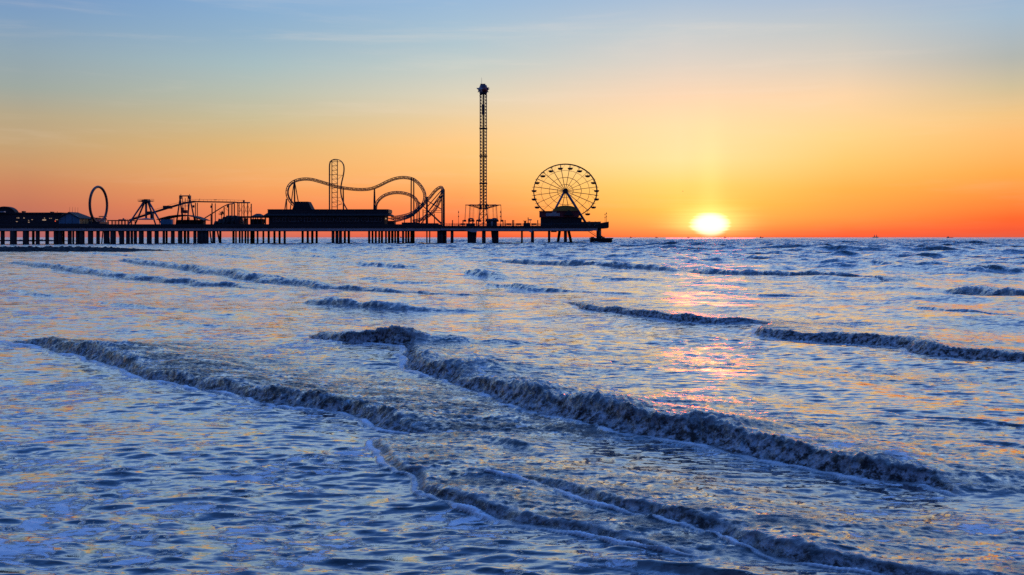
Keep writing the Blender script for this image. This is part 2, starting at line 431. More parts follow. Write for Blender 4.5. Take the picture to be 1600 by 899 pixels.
def build_water():
    # rows and columns grow with distance so that the detail stays where it can be seen
    ys = [2.0]
    while ys[-1] < 8.0: ys.append(ys[-1] + 0.08)
    while ys[-1] < 1500.0: ys.append(ys[-1] * 1.0026)
    while ys[-1] < 6000.0: ys.append(ys[-1] * 1.008)
    while ys[-1] < 40000.0: ys.append(ys[-1] * 1.03)
    ys = np.array(ys)
    du = 0.00112
    core = np.arange(-0.60, 0.60 + du, du)
    wing = [core[-1]]
    st = du
    while wing[-1] < 6.0:
        st *= 1.12; wing.append(wing[-1] + st)
    wing = np.array(wing[1:])
    us = np.concatenate([-wing[::-1], core, wing])
    ny, nx = len(ys), len(us)
    Yg = np.repeat(ys[:, None], nx, 1)
    Xg = us[None, :] * (Yg + 5.0)
    x = Xg.astype(np.float32); y = Yg.astype(np.float32)
    z = np.zeros_like(x); ddx = np.zeros_like(x); ddy = np.zeros_like(x)
    spacing = np.maximum(np.gradient(ys), du * (ys + 5))
    sea = 0.86 * x + 0.5 * y                       # metres seaward of the surf line
    rough = 0.75 + 0.9 * perlin(x * 0.11, y * 0.06, 3) + 0.6 * perlin(x * 0.4, y * 0.25, 4)
    rough = np.clip(0.85 * rough + 1.1 * perlin(x * 0.9, y * 0.35, 5) + 0.1, 0.15, 1.9)
    deep = sstep(10, 120, sea)
    comps = []
    r2 = np.random.RandomState(5)
    for lo, hi, n, steep, spread, mean in ((9, 30, 14, 0.036, 0.40, -2.3), (2.2, 9, 30, 0.028, 0.6, -2.2), (0.7, 2.2, 34, 0.013, 0.45, -1.8), (0.12, 0.40, 60, 0.034, 0.30, -1.65)):
        for i in range(n):
            lam = lo * (hi / lo) ** r2.rand()
            ang = mean + r2.normal(0, spread)
            comps.append((lam, ang, steep * (0.6 + 0.8 * r2.rand()), r2.rand() * 2 * np.pi, lo))
    for lam, ang, steep, ph, lo in comps:
        ok = lam / spacing
        rows = np.where(ok > 2.3)[0]
        if len(rows) == 0: continue
        sl = slice(0, rows[-1] + 1)
        k = 2 * np.pi / lam
        fade = sstep(2.3, 4.5, ok[sl])[:, None].astype(np.float32)
        kx, ky = np.float32(k * math.cos(ang)), np.float32(k * math.sin(ang))
        arg = kx * x[sl] + ky * y[sl] + np.float32(ph)
        amp = np.float32(steep / k) * fade
        if lo >= 9: amp = amp * (0.18 + 1.25 * sstep(20, 220, sea[sl]))
        elif lo >= 2: amp = amp * (0.32 + 1.5 * deep[sl])
        else: amp = amp * rough[sl]
        s, c = np.sin(arg), np.cos(arg)
        z[sl] += amp * c
        q = 0.9
        ddx[sl] -= q * amp * s * math.cos(ang)
        ddy[sl] -= q * amp * s * math.sin(ang)
    chop = np.zeros_like(x); edge = np.zeros_like(x); front = np.zeros_like(x); lace = np.zeros_like(x)
    # broad lacy foam left behind on the shallow water
    lace += 0.48 * sstep(9, -2, sea)
    lace += 0.55 * np.clip(perlin(x * 0.22, y * 0.13, 8) + 0.10, 0, 1) 
    lace += 0.34 + 0.5 * perlin(x * 0.5, y * 0.2, 9)
    lace *= sstep(150, 40, y)
    for b in BORES:
        pts = [px2w(p[0], p[1]) + (p[2],) for p in b['p']]
        pts = catmull(pts, 12)
        pts = sorted([(float(q[1]), float(q[0]), max(0.0, float(q[2])) * float(q[1]) / F) for q in pts])
        py = np.array([q[0] for q in pts]); pxx = np.array([q[1] for q in pts]); ph = np.array([q[2] for q in pts])
        y0, y1 = py[0], py[-1]
        i0, i1 = np.searchsorted(ys, y0 - 0.5), np.searchsorted(ys, y1 + 0.5)
        sl = slice(i0, i1)
        yy, xx = y[sl], x[sl]
        # a wobble along the front, so that its line is ragged like the real one
        wob = 0.35 * perlin(xx * 0.27, yy * 0.27, b['seed'] + 90) + 0.16 * perlin(xx * 0.9, yy * 0.9, b['seed']) + 0.07 * perlin(xx * 3.0, yy * 3.0, b['seed'] + 30)
        fx = np.interp(ys[sl], py, pxx)[:, None].astype(np.float32)
        slope = np.gradient(fx[:, 0], ys[sl])[:, None]
        slope = np.clip(slope, -1.6, 1.6)
        s = (xx - fx) / np.sqrt(1 + slope ** 2) + wob * np.clip(ys[sl][:, None] / 20, 0.5, 3)
        H = np.interp(ys[sl], py, ph)[:, None].astype(np.float32)
        L = y1 - y0
        H = H * sstep(y0 - 0.4, y0 + 0.08 * L, ys[sl])[:, None] * sstep(y1 + 0.4, y1 - 0.04 * L, ys[sl])[:, None]
        on = sstep(0.0, 0.04, H)
        H = 0.72 * H * (1.0 + 0.5 * perlin(xx * 0.25, yy * 0.25, b['seed'] + 61) + 0.6 * perlin(xx * 0.8, yy * 0.8, b['seed'] + 60))
        wf = 1.15 * H + 0.13 * np.clip(ys[sl][:, None] / 25, 0.6, 4)
        lb = b['lb']
        up = sstep(0, 1, s / wf)
        sb = np.maximum(s - wf, 0)
        back = 0.62 * np.exp(-(sb / (0.45 * lb)) ** 1.3) + 0.38 * np.exp(-(sb / (1.5 * lb)) ** 1.5)
        prof = up * back
        dip = -0.04 * np.exp(-((s + 0.35) / 0.45) ** 2)
        act = s > -0.3
        ff = b['foam'] * sstep(-0.06, 0.05, s) * (1 - 0.55 * sstep(wf * 0.35, wf * 0.9, s)) * (1 - sstep(wf * 1.1, wf * 2.0, s)) * on
        # lumps of churned water on the front
        n1 = np.abs(perlin(xx * 5.0, yy * 5.0, b['seed'] + 7)) ; n2 = np.abs(perlin(xx * 11.0, yy * 11.0, b['seed'] + 9)); n3 = np.abs(perlin(xx * 2.4, yy * 2.4, b['seed'] + 3))
        lump = (0.40 * n3 + 0.55 * n1 + 0.42 * n2 - 0.26) * 0.36 * H * (0.35 + b['foam']) * sstep(-0.02, wf * 0.5, s) * (1 - sstep(wf * 0.9, wf * 2.6, s))
        tb = b['turb'] * on * sstep(-0.02, 0.25, s) * np.exp(-(np.maximum(s, 0) / (1.3 * lb)) ** 2)
        turb = 0.36 * tb * (0.8 * perlin(xx * 1.6, yy * 2.6, b['seed'] + 11) + 0.6 * perlin(xx * 5.5, yy * 11, b['seed'] + 13) + 0.5 * perlin(xx * 11, yy * 22, b['seed'] + 15)) * np.clip(1.8 - ys[sl][:, None] / 60, 0.4, 1.6)
        chop[sl] = np.maximum(chop[sl], np.clip(tb / 0.085, 0, 1))
        ahead = 1 - 0.6 * on * sstep(-0.05, 0.1, s) * np.exp(-np.maximum(s, 0) / lb)
        ed = b['edge'] * on * sstep(-0.10, -0.075, s / np.clip(ys[sl][:, None] / 12, 0.8, 2.4) + 0.04 * perlin(xx * 2.2, yy * 2.2, b['seed'] + 23)) * (1 - sstep(-0.015, 0.015, s)) * np.clip(0.75 + 1.1 * perlin(xx * 1.7, yy * 1.7, b['seed'] + 21), 0, 1)
        z[sl] = z[sl] * ahead + H * (prof + dip) + lump + turb + 0.04 * ed
        # the crest leans forward over its foot
        lean = 0.22 * H * prof * sstep(0.2 * wf, wf, s) * (1 - sstep(wf, wf * 3, s))
        ddx[sl] -= lean * 0.8; ddy[sl] -= lean * 0.45
        front[sl] = np.maximum(front[sl], ff)
        edge[sl] = np.maximum(edge[sl], ed)
        lace[sl] = np.maximum(lace[sl] * (1 - 0.7 * on * sstep(0, 0.3, s) * np.exp(-np.maximum(s, 0) / lb)), b.get('lace', b['foam']) ** 2 * 0.75 * on * np.exp(-np.maximum(s, 0) / (1.4 * lb)) * (s > 0))
        lace[sl] = np.maximum(lace[sl], 0.42 * b['edge'] * on * np.exp(-np.maximum(-s, 0) / 0.6) * (s <= 0))
    X2 = (x + ddx); Y2 = (y + ddy)
    co = np.stack([X2, Y2, z], -1).reshape(-1, 3).astype(np.float32)
    me = bpy.data.meshes.new('sea')
    nv = nx * ny
    idx = np.arange(nv, dtype=np.int32).reshape(ny, nx)
    quads = np.stack([idx[:-1, :-1], idx[:-1, 1:], idx[1:, 1:], idx[1:, :-1]], -1).reshape(-1)
    nf = len(quads) // 4
    me.vertices.add(nv); me.vertices.foreach_set('co', co.ravel())
    me.loops.add(len(quads)); me.loops.foreach_set('vertex_index', quads)
    me.polygons.add(nf)
    me.polygons.foreach_set('loop_start', np.arange(0, nf * 4, 4, dtype=np.int32))
    me.polygons.foreach_set('use_smooth', np.ones(nf, dtype=bool))
    me.update(calc_edges=True)
    for nm, a in (('front', front), ('lace', lace), ('edge', edge), ('chop', chop), ('unresolved', np.clip(0.6 * sstep(15, 110, y) + 0.7 * sstep(140, 500, y), 0, 1.3))):
        at = me.attributes.new(nm, 'FLOAT', 'POINT')
        at.data.foreach_set('value', np.clip(a, 0, 1.5).reshape(-1).astype(np.float32))
    o = bpy.data.objects.new('sea', me); col.objects.link(o)
    o['kind'] = 'structure'
    me.materials.append(water_mat())
    print('water verts', nv)
    return o


def water_mat():
    mt, nt, b = new_mat('sea water')
    N, L = nt.nodes.new, nt.links.new
    tc = N('ShaderNodeTexCoord')
    def mapping(sc, rot=0):
        mp = N('ShaderNodeMapping'); L(tc.outputs['Object'], mp.inputs[0])
        mp.inputs['Scale'].default_value = sc; mp.inputs['Rotation'].default_value = (0, 0, rot); return mp.outputs[0]
    def noise(vec, scale, det=4, rough=0.55, dist=0.0):
        n = N('ShaderNodeTexNoise'); L(vec, n.inputs['Vector'])
        n.inputs['Scale'].default_value = scale; n.inputs['Detail'].default_value = det
        n.inputs['Roughness'].default_value = rough; n.inputs['Distortion'].default_value = dist
        return n.outputs[0]
    def m(op, a, c=None, clamp=False):
        n = N('ShaderNodeMath'); n.operation = op; n.use_clamp = clamp
        for i, s in enumerate((a, c)):
            if s is None: continue
            if isinstance(s, (int, float)): n.inputs[i].default_value = s
            else: L(s, n.inputs[i])
        return n.outputs[0]
    def rng(v, a, c, lo=0.0, hi=1.0):
        n = N('ShaderNodeMapRange'); n.clamp = True; n.interpolation_type = 'SMOOTHSTEP'
        L(v, n.inputs[0])
        for i, s in enumerate((a, c, lo, hi)):
            if isinstance(s, (int, float)): n.inputs[i + 1].default_value = s
            else: L(s, n.inputs[i + 1])
        return n.outputs[0]
    def mix(f, a, c):
        n = N('ShaderNodeMix'); n.data_type = 'RGBA'; L(f, n.inputs[0])
        for i, s in ((6, a), (7, c)):
            if isinstance(s, tuple): n.inputs[i].default_value = s + (1,)
            else: L(s, n.inputs[i])
        return n.outputs[2]
    crest = math.radians(-30)
    v_iso = mapping((1, 1, 1))
    v_an = mapping((0.30, 1.0, 1.0), math.radians(-8))
    def attr(nm):
        a = N('ShaderNodeAttribute'); a.attribute_name = nm; return a.outputs['Fac']
    fr, lc, eg, ch = attr('front'), attr('lace'), attr('edge'), attr('chop')
    # foam lies in torn patches drawn out along the wavelets; it closes up where its density is high
    v_st = mapping((0.55, 1.0, 1.0), math.radians(-14))
    big = noise(v_iso, 0.30, 5, 0.6, 0.5)
    dens = m('MULTIPLY', lc, rng(big, 0.36, 0.60, 0.20, 1.25))
    n1 = noise(v_st, 2.0, 9, 0.66, 0.9)
    n2 = noise(v_st, 7.0, 6, 0.62, 0.8)
    pat = m('ADD', m('MULTIPLY', n1, 0.66), m('MULTIPLY', n2, 0.34))
    thr = m('SUBTRACT', 0.63, m('MULTIPLY', m('MINIMUM', dens, 0.72), 0.15))
    lacef = rng(pat, m('SUBTRACT', thr, 0.01), m('ADD', thr, 0.035))
    lacef = m('MULTIPLY', lacef, rng(dens, 0.02, 0.25))
    frn = m('MULTIPLY', fr, rng(noise(v_iso, 6, 6, 0.65), 0.34, 0.56, 0.45, 1.0))
    painted_dark = m('MULTIPLY', ch, rng(noise(v_st, 2.6, 6, 0.65), 0.38, 0.62, 0.10, 0.75))  # dark colour on the churned backs, standing in for their dimmer reflection
    egn = m('MULTIPLY', eg, rng(noise(v_iso, 5, 5, 0.6), 0.30, 0.50, 0.3, 1.0))
    foam = m('MAXIMUM', m('MAXIMUM', m('MULTIPLY', lacef, 0.85), frn, True), egn, True)
    fcol = mix(m('MULTIPLY', rng(fr, 0.1, 0.6), m('SUBTRACT', 1.0, rng(eg, 0.2, 0.6))), (0.88, 0.89, 0.92), mix(m('MULTIPLY', rng(noise(v_iso, 7.5, 6, 0.7), 0.41, 0.62), rng(fr, 0.35, 0.8, 0.25, 1.0)), (0.025, 0.020, 0.020), (0.44, 0.46, 0.50)))
    fcol = mix(m('MULTIPLY', m('LESS_THAN', foam, painted_dark), 1.0), fcol, (0.07, 0.065, 0.06))
    foam = m('MAXIMUM', foam, painted_dark)
    # fine ripples: a field of random slopes, so that they hold at every distance
    def slopes(vec, scale, det, k):
        n = N('ShaderNodeTexNoise'); L(vec, n.inputs['Vector'])
        n.inputs['Scale'].default_value = scale; n.inputs['Detail'].default_value = det; n.inputs['Roughness'].default_value = 0.6
        v = N('ShaderNodeVectorMath'); v.operation = 'SUBTRACT'; L(n.outputs['Color'], v.inputs[0]); v.inputs[1].default_value = (0.5, 0.5, 0.5)
        w = N('ShaderNodeVectorMath'); w.operation = 'MULTIPLY'; L(v.outputs[0], w.inputs[0]); w.inputs[1].default_value = k
        return w.outputs[0]
    geo = N('ShaderNodeNewGeometry')
    acc = geo.outputs['Normal']
    fv = N('ShaderNodeVectorMath'); fv.operation = 'SCALE'; L(slopes(v_an, 2.2, 4, (0.8, 1.7, 0)), fv.inputs[0]); L(attr('unresolved'), fv.inputs['Scale'])
    for sl in (slopes(v_an, 2.6, 2, (0.20, 0.60, 0)), slopes(v_an, 9.0, 3, (0.34, 1.25, 0)), fv.outputs[0]):
        q = N('ShaderNodeVectorMath'); q.operation = 'ADD'; L(acc, q.inputs[0]); L(sl, q.inputs[1]); acc = q.outputs[0]
    sc = N('ShaderNodeVectorMath'); sc.operation = 'SCALE'; L(slopes(v_iso, 9.0, 4, (1.3, 2.4, 0)), sc.inputs[0]); L(ch, sc.inputs['Scale'])
    q = N('ShaderNodeVectorMath'); q.operation = 'ADD'; L(acc, q.inputs[0]); L(sc.outputs[0], q.inputs[1]); acc = q.outputs[0]
    # shoreward faces of the seas that are too small to model stand steeper than their backs
    bi = N('ShaderNodeVectorMath'); bi.operation = 'SCALE'; bi.inputs[0].default_value = (-0.08, -0.26, 0)
    L(m('MAXIMUM', m('SUBTRACT', attr('unresolved'), 0.55), 0.0), bi.inputs['Scale'])
    q = N('ShaderNodeVectorMath'); q.operation = 'ADD'; L(acc, q.inputs[0]); L(bi.outputs[0], q.inputs[1]); acc = q.outputs[0]
    q = N('ShaderNodeVectorMath'); q.operation = 'NORMALIZE'; L(acc, q.inputs[0]); nrm = q.outputs[0]
    bp = N('ShaderNodeBump'); bp.inputs['Strength'].default_value = 1.0; bp.inputs['Distance'].default_value = 0.03
    L(m('MULTIPLY', foam, noise(v_iso, 16, 6, 0.65)), bp.inputs['Height']); L(nrm, bp.inputs['Normal']); nrm = bp.outputs[0]
    L(mix(foam, (0.016, 0.018, 0.026), fcol), b.inputs['Base Color'])
    L(rng(foam, 0.0, 0.8, 0.05, 0.8), b.inputs['Roughness'])
    b.inputs['IOR'].default_value = 1.36
    L(rng(foam, 0.2, 0.9, 0.5, 0.1), b.inputs['Specular IOR Level'])
    L(nrm, b.inputs['Normal'])
    gl = N('ShaderNodeBsdfGlossy'); gl.inputs['Color'].default_value = (0.94, 0.97, 1.0, 1); gl.inputs['Roughness'].default_value = 0.08
    L(nrm, gl.inputs['Normal'])
    mx = N('ShaderNodeMixShader')
    lw = N('ShaderNodeLayerWeight'); lw.inputs['Blend'].default_value = 0.5; L(nrm, lw.inputs['Normal'])
    shn = m('MULTIPLY', m('POWER', lw.outputs['Facing'], 2.9), SHEEN)
    L(m('MULTIPLY', shn, m('SUBTRACT', 1.0, foam)), mx.inputs[0])
    L(b.outputs[0], mx.inputs[1]); L(gl.outputs[0], mx.inputs[2])
    L(mx.outputs[0], nt.nodes['Material Output'].inputs['Surface'])
    return mt


SHEEN = 1.0
build_water()
#WATER_END

# ------------------------------------------------------------------ the pier
YP = 437.0
ZD = EYE + (HOR - 353.0) * YP / F           # deck level
def W(px, py, Y=YP): return Vector(((px - 800) * Y / F, Y, EYE + (HOR - py) * Y / F))
def PX(px, Y=YP): return (px - 800) * Y / F
def PZ(py, Y=YP): return EYE + (HOR - py) * Y / F
def foot(px, Y): return Vector((PX(px, Y), Y, ZD))
U = YP / F                                   # metres per photo pixel at the pier
rnd = random.Random(4)


def build_pier():
    p = thing('pier', 'long dark pier on rows of concrete piles running out from the left edge', 'pier', (PX(430), YP + 16, 0))
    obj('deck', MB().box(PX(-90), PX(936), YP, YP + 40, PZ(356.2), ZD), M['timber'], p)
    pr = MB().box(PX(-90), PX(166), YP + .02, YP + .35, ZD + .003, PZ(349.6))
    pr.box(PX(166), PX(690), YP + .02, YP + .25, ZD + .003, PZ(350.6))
    obj('parapet', pr, M['wall'], p)
    rl = MB()
    for q in range(690, 936, 4): rl.bar((PX(q), YP + .2, ZD), (PX(q), YP + .2, PZ(349.2)), .06)
    for z in (349.3, 350.7, 352.0): rl.bar((PX(690), YP + .2, PZ(z)), (PX(936), YP + .2, PZ(z)), .06)
    obj('railing', rl, M['steel'], p)
    rl = MB()
    for q in range(700, 936, 6): rl.bar((PX(q, YP + 39), YP + 39, ZD), (PX(q, YP + 39), YP + 39, ZD + 1.1), .06)
    rl.bar((PX(694), YP + 39, ZD + 1.1), (PX(936), YP + 39, ZD + 1.1), .06)
    obj('railing', rl, M['steel'], p)
    eb = MB().prism([(PX(934), PZ(357)), (PX(949.5), PZ(357)), (PX(951.5), PZ(355.5)), (PX(951.5), PZ(346.4)), (PX(948.5), PZ(347)), (PX(941), PZ(348.6)), (PX(934), PZ(349.5))], YP + .5, YP + 24)
    obj('end_bulwark', eb, M['timber'], p)
    cuts = [-90, -38, 25, 43, 52, 71, 90, 135, 176, 214, 257, 315, 364, 420, 478, 540, 600, 660, 688, 756, 832, 880, 934]
    for i, (a, b) in enumerate(zip(cuts, cuts[1:])):
        bot = 360.6
        ol = [(PX(a + .25), PZ(356.3)), (PX(b - .25), PZ(356.3)), (PX(b - .25), PZ(bot)), (PX(a + .25), PZ(bot))]
        if b == 756: ol = [(PX(a + .25), PZ(356.3)), (PX(b - .25), PZ(356.3)), (PX(b - .25), PZ(bot)), (PX(748), PZ(361.2)), (PX(743), PZ(363)), (PX(737), PZ(363)), (PX(732), PZ(361.2)), (PX(725), PZ(360)), (PX(a + .25), PZ(360))]
        if b == 832: ol = [(PX(a + .25), PZ(356.3)), (PX(b - .25), PZ(356.3)), (PX(b - .25), PZ(363.2)), (PX(829), PZ(363.2)), (PX(825), PZ(361.4)), (PX(818), PZ(bot)), (PX(a + .25), PZ(bot))]
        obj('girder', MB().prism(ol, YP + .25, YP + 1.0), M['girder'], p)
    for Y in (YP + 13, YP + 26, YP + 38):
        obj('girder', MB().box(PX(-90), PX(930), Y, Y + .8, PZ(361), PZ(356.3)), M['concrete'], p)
    # piles: (left, right) columns at the water, row behind the front, lean of the top in px
    bands = [(1.2, 7.2), (16, 26), (36, 45), (50, 54), (56, 62), (71, 76.5), (84, 90), (90.5, 97.5), (98, 101), (106, 112), (113, 116), (118.5, 123.5),
             (124, 132), (137.5, 145.5), (150.5, 156), (162, 167), (166, 171), (172.5, 181), (186.5, 194), (197, 203), (204, 208), (209, 214), (217, 224.5), (229.5, 237),
             (241.5, 248), (254, 258), (258.7, 262), (267, 273), (278, 285), (287, 291), (292, 296), (302, 307), (308, 314), (313, 320), (319, 326), (331.5, 336.5),
             (342.5, 346), (363, 366.6), (367.5, 370), (373, 376), (377, 380), (382, 385), (386, 389), (391, 394.6), (394, 398), (401, 404), (410, 413),
             (418, 421.7), (427, 430.6), (435, 438.6), (443, 446.6), (471, 474.7), (479, 482.7), (486, 490), (493, 496.6), (518, 522.8), (524, 529), (529.5, 534.4), (537, 540.6), (543, 547),
             (575, 578.6), (580.5, 583.6), (585.6, 588.8), (591, 594), (595, 598.6), (601.5, 604.6), (606, 610), (611, 615), (616, 619), (620, 624), (628, 631.6), (633, 636), (636.6, 640), (641, 644.6), (644.2, 648),
             (666, 668), (670.5, 672.4), (683, 688), (687.5, 692.5), (692, 695.4), (695, 698), (704, 708.7), (753, 759), (814, 817), (829.5, 834.5), (856, 860), (881, 886)]
    base = None
    rows = [1.6, 12.8, 6.5, 25.5, 19]
    for i, (a, b) in enumerate(bands):
        Y = YP + (1.6 if b - a > 4.6 or a > 700 else rows[i % 5])
        r = (b - a) * Y / F / 2
        z1 = PZ(361.4, YP) if Y > YP + 2 else PZ(360.55)
        o = None
        if base is None:
            mb = MB(); seg = 14
            prof = [(1.06, -2.0), (1.06, 0.1), (1.0, 0.5), (1.0, z1)]
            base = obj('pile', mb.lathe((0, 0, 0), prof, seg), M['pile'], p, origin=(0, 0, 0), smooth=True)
            o = base
        else:
            o = base.copy(); col.objects.link(o); o.parent = p
        o.location = Vector((PX((a + b) / 2, Y), Y, 0)) - Vector(p.location)
        o.scale = (r, r, 1.0)
    # raked piles and the tapered tower legs
    for (t, bt, w, Y) in ((161, 158.5, 1.8, 3), (169.5, 171.5, 1.6, 3), (185, 191, 1.8, 3), (328, 331, 2.2, 4), (339.6, 344, 2.4, 3), (874.5, 871, 4.6, 8), (888.4, 893.6, 4.6, 8)):
        obj('pile', MB().tube([W(t, 360.8, YP + Y), W(bt, 384.5, YP + Y)], w * U / 2, 10), M['pile'], p, smooth=True)
    for (t0, t1, b0, b1) in ((730.2, 745, 730.4, 743.5), (767, 779, 769.5, 779)):
        mb = MB()
        vs = []
        for yy in (YP + 2, YP + 6):
            vs += [W(t0, 360.9, yy), W(t1, 360.9, yy), W(b1, 384, yy), W(b0, 384, yy)]
        mb.add(vs, [(0, 1, 2, 3), (7, 6, 5, 4), (0, 4, 5, 1), (1, 5, 6, 2), (2, 6, 7, 3), (3, 7, 4, 0)])
        obj('pier_leg', mb, M['pile'], p)
    mb = MB().tube([W(935.7, 356.5, YP + 5), W(935.7, 372, YP + 5)], 3.9 * U, 14)
    obj('pile', mb, M['concrete'], p, smooth=True)
    obj('hanging_box', MB().box(PX(861.5), PX(870), YP + 1.2, YP + 4, PZ(363), PZ(360.7)), M['timber'], p)

    d = thing('boat_landing', 'low dark boat landing on the water below the seaward end of the pier', 'landing', (PX(940), YP + 4, 0))
    obj('base', MB().box(PX(924.2), PX(957), YP + 1, YP + 9, -1.5, PZ(373.6)), M['timber'], d)
    obj('platform', MB().box(PX(923.4), PX(958.4), YP + .6, YP + 9.6, PZ(373.55), PZ(371.9)), M['timber'], d)
    obj('equipment_box', MB().box(PX(923.5), PX(929), YP + 1, YP + 3, PZ(371.85), PZ(370.2)), M['steel'], d)
    cl = MB().box(PX(940), PX(945.5), YP + 2, YP + 4, PZ(371.85), PZ(370.1))
    cl.box(PX(941), PX(943), YP + 4.5, YP + 6, PZ(371.85), PZ(368.6))
    obj('equipment_box', cl, M['steel'], d)
    st = MB()
    for yy in (YP + 2, YP + 3.2):
        st.bar(W(918, 360.7, yy), W(933, 370.5, yy), .12); st.bar(W(918, 358.5, yy), W(933, 367.4, yy), .05)
    for k in range(14):
        t = k / 13
        c = W(918, 360.7, YP + 2).lerp(W(933, 370.5, YP + 2), t); st.box(c.x - .15, c.x + .15, YP + 2, YP + 3.2, c.z - .04, c.z + .04)
    obj('gangway', st, M['steel'], d)
    return p


def windows(parent, rects, Y, m):
    for (a, b, t, bo) in rects:
        obj('window', MB().box(PX(a, Y), PX(b, Y), Y - .05, Y + .1, PZ(bo, Y), PZ(t, Y)), m, parent)


def build_left_end():
    Y = YP + 1.5
    h = thing('barrel_roofed_hall', 'tall barrel-roofed hall cut by the left edge of the picture', 'building', foot(-2, Y + 6))
    obj('wall', MB().box(PX(-40, Y), PX(11.5, Y), Y + 7, Y + 11, ZD, PZ(331, Y)), M['wall'], h)
    arc = [(PX(-6 + 17.5 * math.sin(a), Y), PZ(334 - 12 * math.cos(a), Y)) for a in [math.radians(q) for q in range(-84, 85, 8)]]
    arc = arc + [(x, z - .5) for x, z in reversed(arc)]
    n = len(arc) // 2
    mb = MB(); vs = [(x, Y + 6.8, z) for x, z in arc] + [(x, Y + 10.4, z) for x, z in arc]
    N2 = 2 * n
    fs = [(i, i + 1, N2 - 2 - i, N2 - 1 - i) for i in range(n - 1)] + [(i + N2, N2 + N2 - 1 - i, N2 + N2 - 2 - i, i + 1 + N2) for i in range(n - 1)]
    fs += [(i, i + N2, (i + 1) % N2 + N2, (i + 1) % N2) for i in range(N2)]
    mb.add(vs, fs); obj('roof', mb, M['roof'], h)
    obj('gable_wall', MB().prism([(PX(-6 + 16.5 * math.sin(math.radians(q)), Y), PZ(334.5 - 11 * math.cos(math.radians(q)), Y)) for q in range(-80, 81, 10)], Y + 7.1, Y + 8), M['wall'], h)
    obj('side_panel', MB().box(PX(11.6, Y + 10), PX(15.6, Y + 10), Y + 11.1, Y + 13, PZ(333, Y + 10), PZ(327.6, Y + 10)), M['red'], h)

    a = thing('arcade_hall', 'long low flat-roofed arcade with a few small lit windows at the landward end', 'building', foot(36, Y + 4))
    obj('wall', MB().box(PX(-40, Y), PX(95, Y), Y + .6, Y + 18, ZD, PZ(334.4, Y)), M['wall'], a)
    obj('roof', MB().box(PX(-41, Y), PX(96, Y), Y + .2, Y + 18.5, PZ(334.35, Y), PZ(332.2, Y)), M['roof'], a)
    obj('canopy', MB().box(PX(-40, Y), PX(8, Y), Y - .9, Y + .57, PZ(332.1, Y), PZ(330.2, Y)), M['panel'], a)
    windows(a, [(26.2, 27.2, 340.2, 341.4), (28.8, 29.8, 340, 341.6), (25, 27.4, 346, 346.9), (37, 38, 340, 341.8), (44, 46, 347, 348), (49, 51.3, 343.1, 343.8), (66.3, 71.8, 343, 344.8),
                (69, 70, 340.4, 341.6), (77, 78, 341, 341.8), (79.3, 80.7, 341, 341.7), (86.4, 90.4, 343.1, 343.9), (44, 45.4, 344.2, 344.9)], Y + .5, M['lit'])
    obj('red_lamp', MB().box(PX(85, Y), PX(86.2, Y), Y + .4, Y + .57, PZ(346.4, Y), PZ(345, Y)), M['lamp'], a)
    for q, t in ((30.2, 330.1), (75, 331.1)):
        obj('roof_vent', MB().box(PX(q - 1.5, Y), PX(q + 1.5, Y), Y + 3, Y + 5, PZ(332.15, Y), PZ(t, Y)).box(PX(q - 1.8, Y), PX(q + 1.8, Y), Y + 2.8, Y + 5.2, PZ(t, Y) + .003, PZ(t - .4, Y)), M['steel'], a)
    obj('roof_mast', MB().bar(W(89.5, 332.1, Y + 5), W(89.5, 330.2, Y + 5), .09), M['steel'], a)

    g = thing('gabled_pavilion', 'blue gable-fronted pavilion beside the tall ring ride', 'building', foot(108, Y + 7))
    gx = [(92, 350), (92, 341), (96, 338.6), (108, 332.6), (119.5, 337.6), (124, 340.4), (124, 350)]
    def gp(Y_): return [(PX(px, Y), ZD if py == 350 else PZ(py, Y)) for px, py in gx]
    obj('gable_wall', MB().prism(gp(Y), Y, Y + .3), M['blue_wall'], g)
    for q, t in ((102.2, 335.8), (112.8, 335)): obj('batten', MB().box(PX(q, Y) - .06, PX(q, Y) + .06, Y - .04, Y + .002, ZD, PZ(t, Y)), M['steel'], g)
    obj('side_wall', MB().box(PX(123, Y), PX(124, Y), Y + .32, Y + 15, ZD, PZ(340.6, Y)), M['ochre'], g)  # seaward side, warm sunlight painted into its colour
    obj('side_wall', MB().box(PX(92, Y), PX(93, Y), Y + .32, Y + 15, ZD, PZ(341, Y)), M['wall'], g)
    mb = MB(); vs = []
    for yy, sc in ((Y - .5, 1), (Y + 9, 1), (Y + 16, .35)):
        for px, py in ((90.5, 341.6), (108, 331.3), (125.6, 341.2)):
            xx = PX(108 + (px - 108) * (1 if sc == 1 else 1), Y); vs.append((xx, yy, PZ(py + (0 if sc == 1 else (6 if px == 108 else 0)), Y)))
        for px, py in ((90.5, 342.4), (108, 332.3), (125.6, 342)):
            vs.append((PX(px, Y), yy, PZ(py + (0 if sc == 1 else (6 if px == 108 else 0)), Y)))
    fs = []
    for k in (0, 6):
        fs += [(k, k + 1, k + 7, k + 6), (k + 1, k + 2, k + 8, k + 7), (k + 3, k + 9, k + 10, k + 4), (k + 4, k + 10, k + 11, k + 5), (k, k + 6, k + 9, k + 3), (k + 2, k + 5, k + 11, k + 8)]
    fs += [(0, 3, 4, 1), (1, 4, 5, 2), (12, 13, 16, 15), (13, 14, 17, 16)]
    mb.add(vs, fs); obj('roof', mb, M['roof'], g)
    for q in (3.5, 6.5, 9.5, 12.5): obj('post', MB().box(PX(124, Y) + .01, PX(124, Y) + .08, Y + q, Y + q + .25, ZD, PZ(341, Y)), M['steel'], g)
    m0 = None
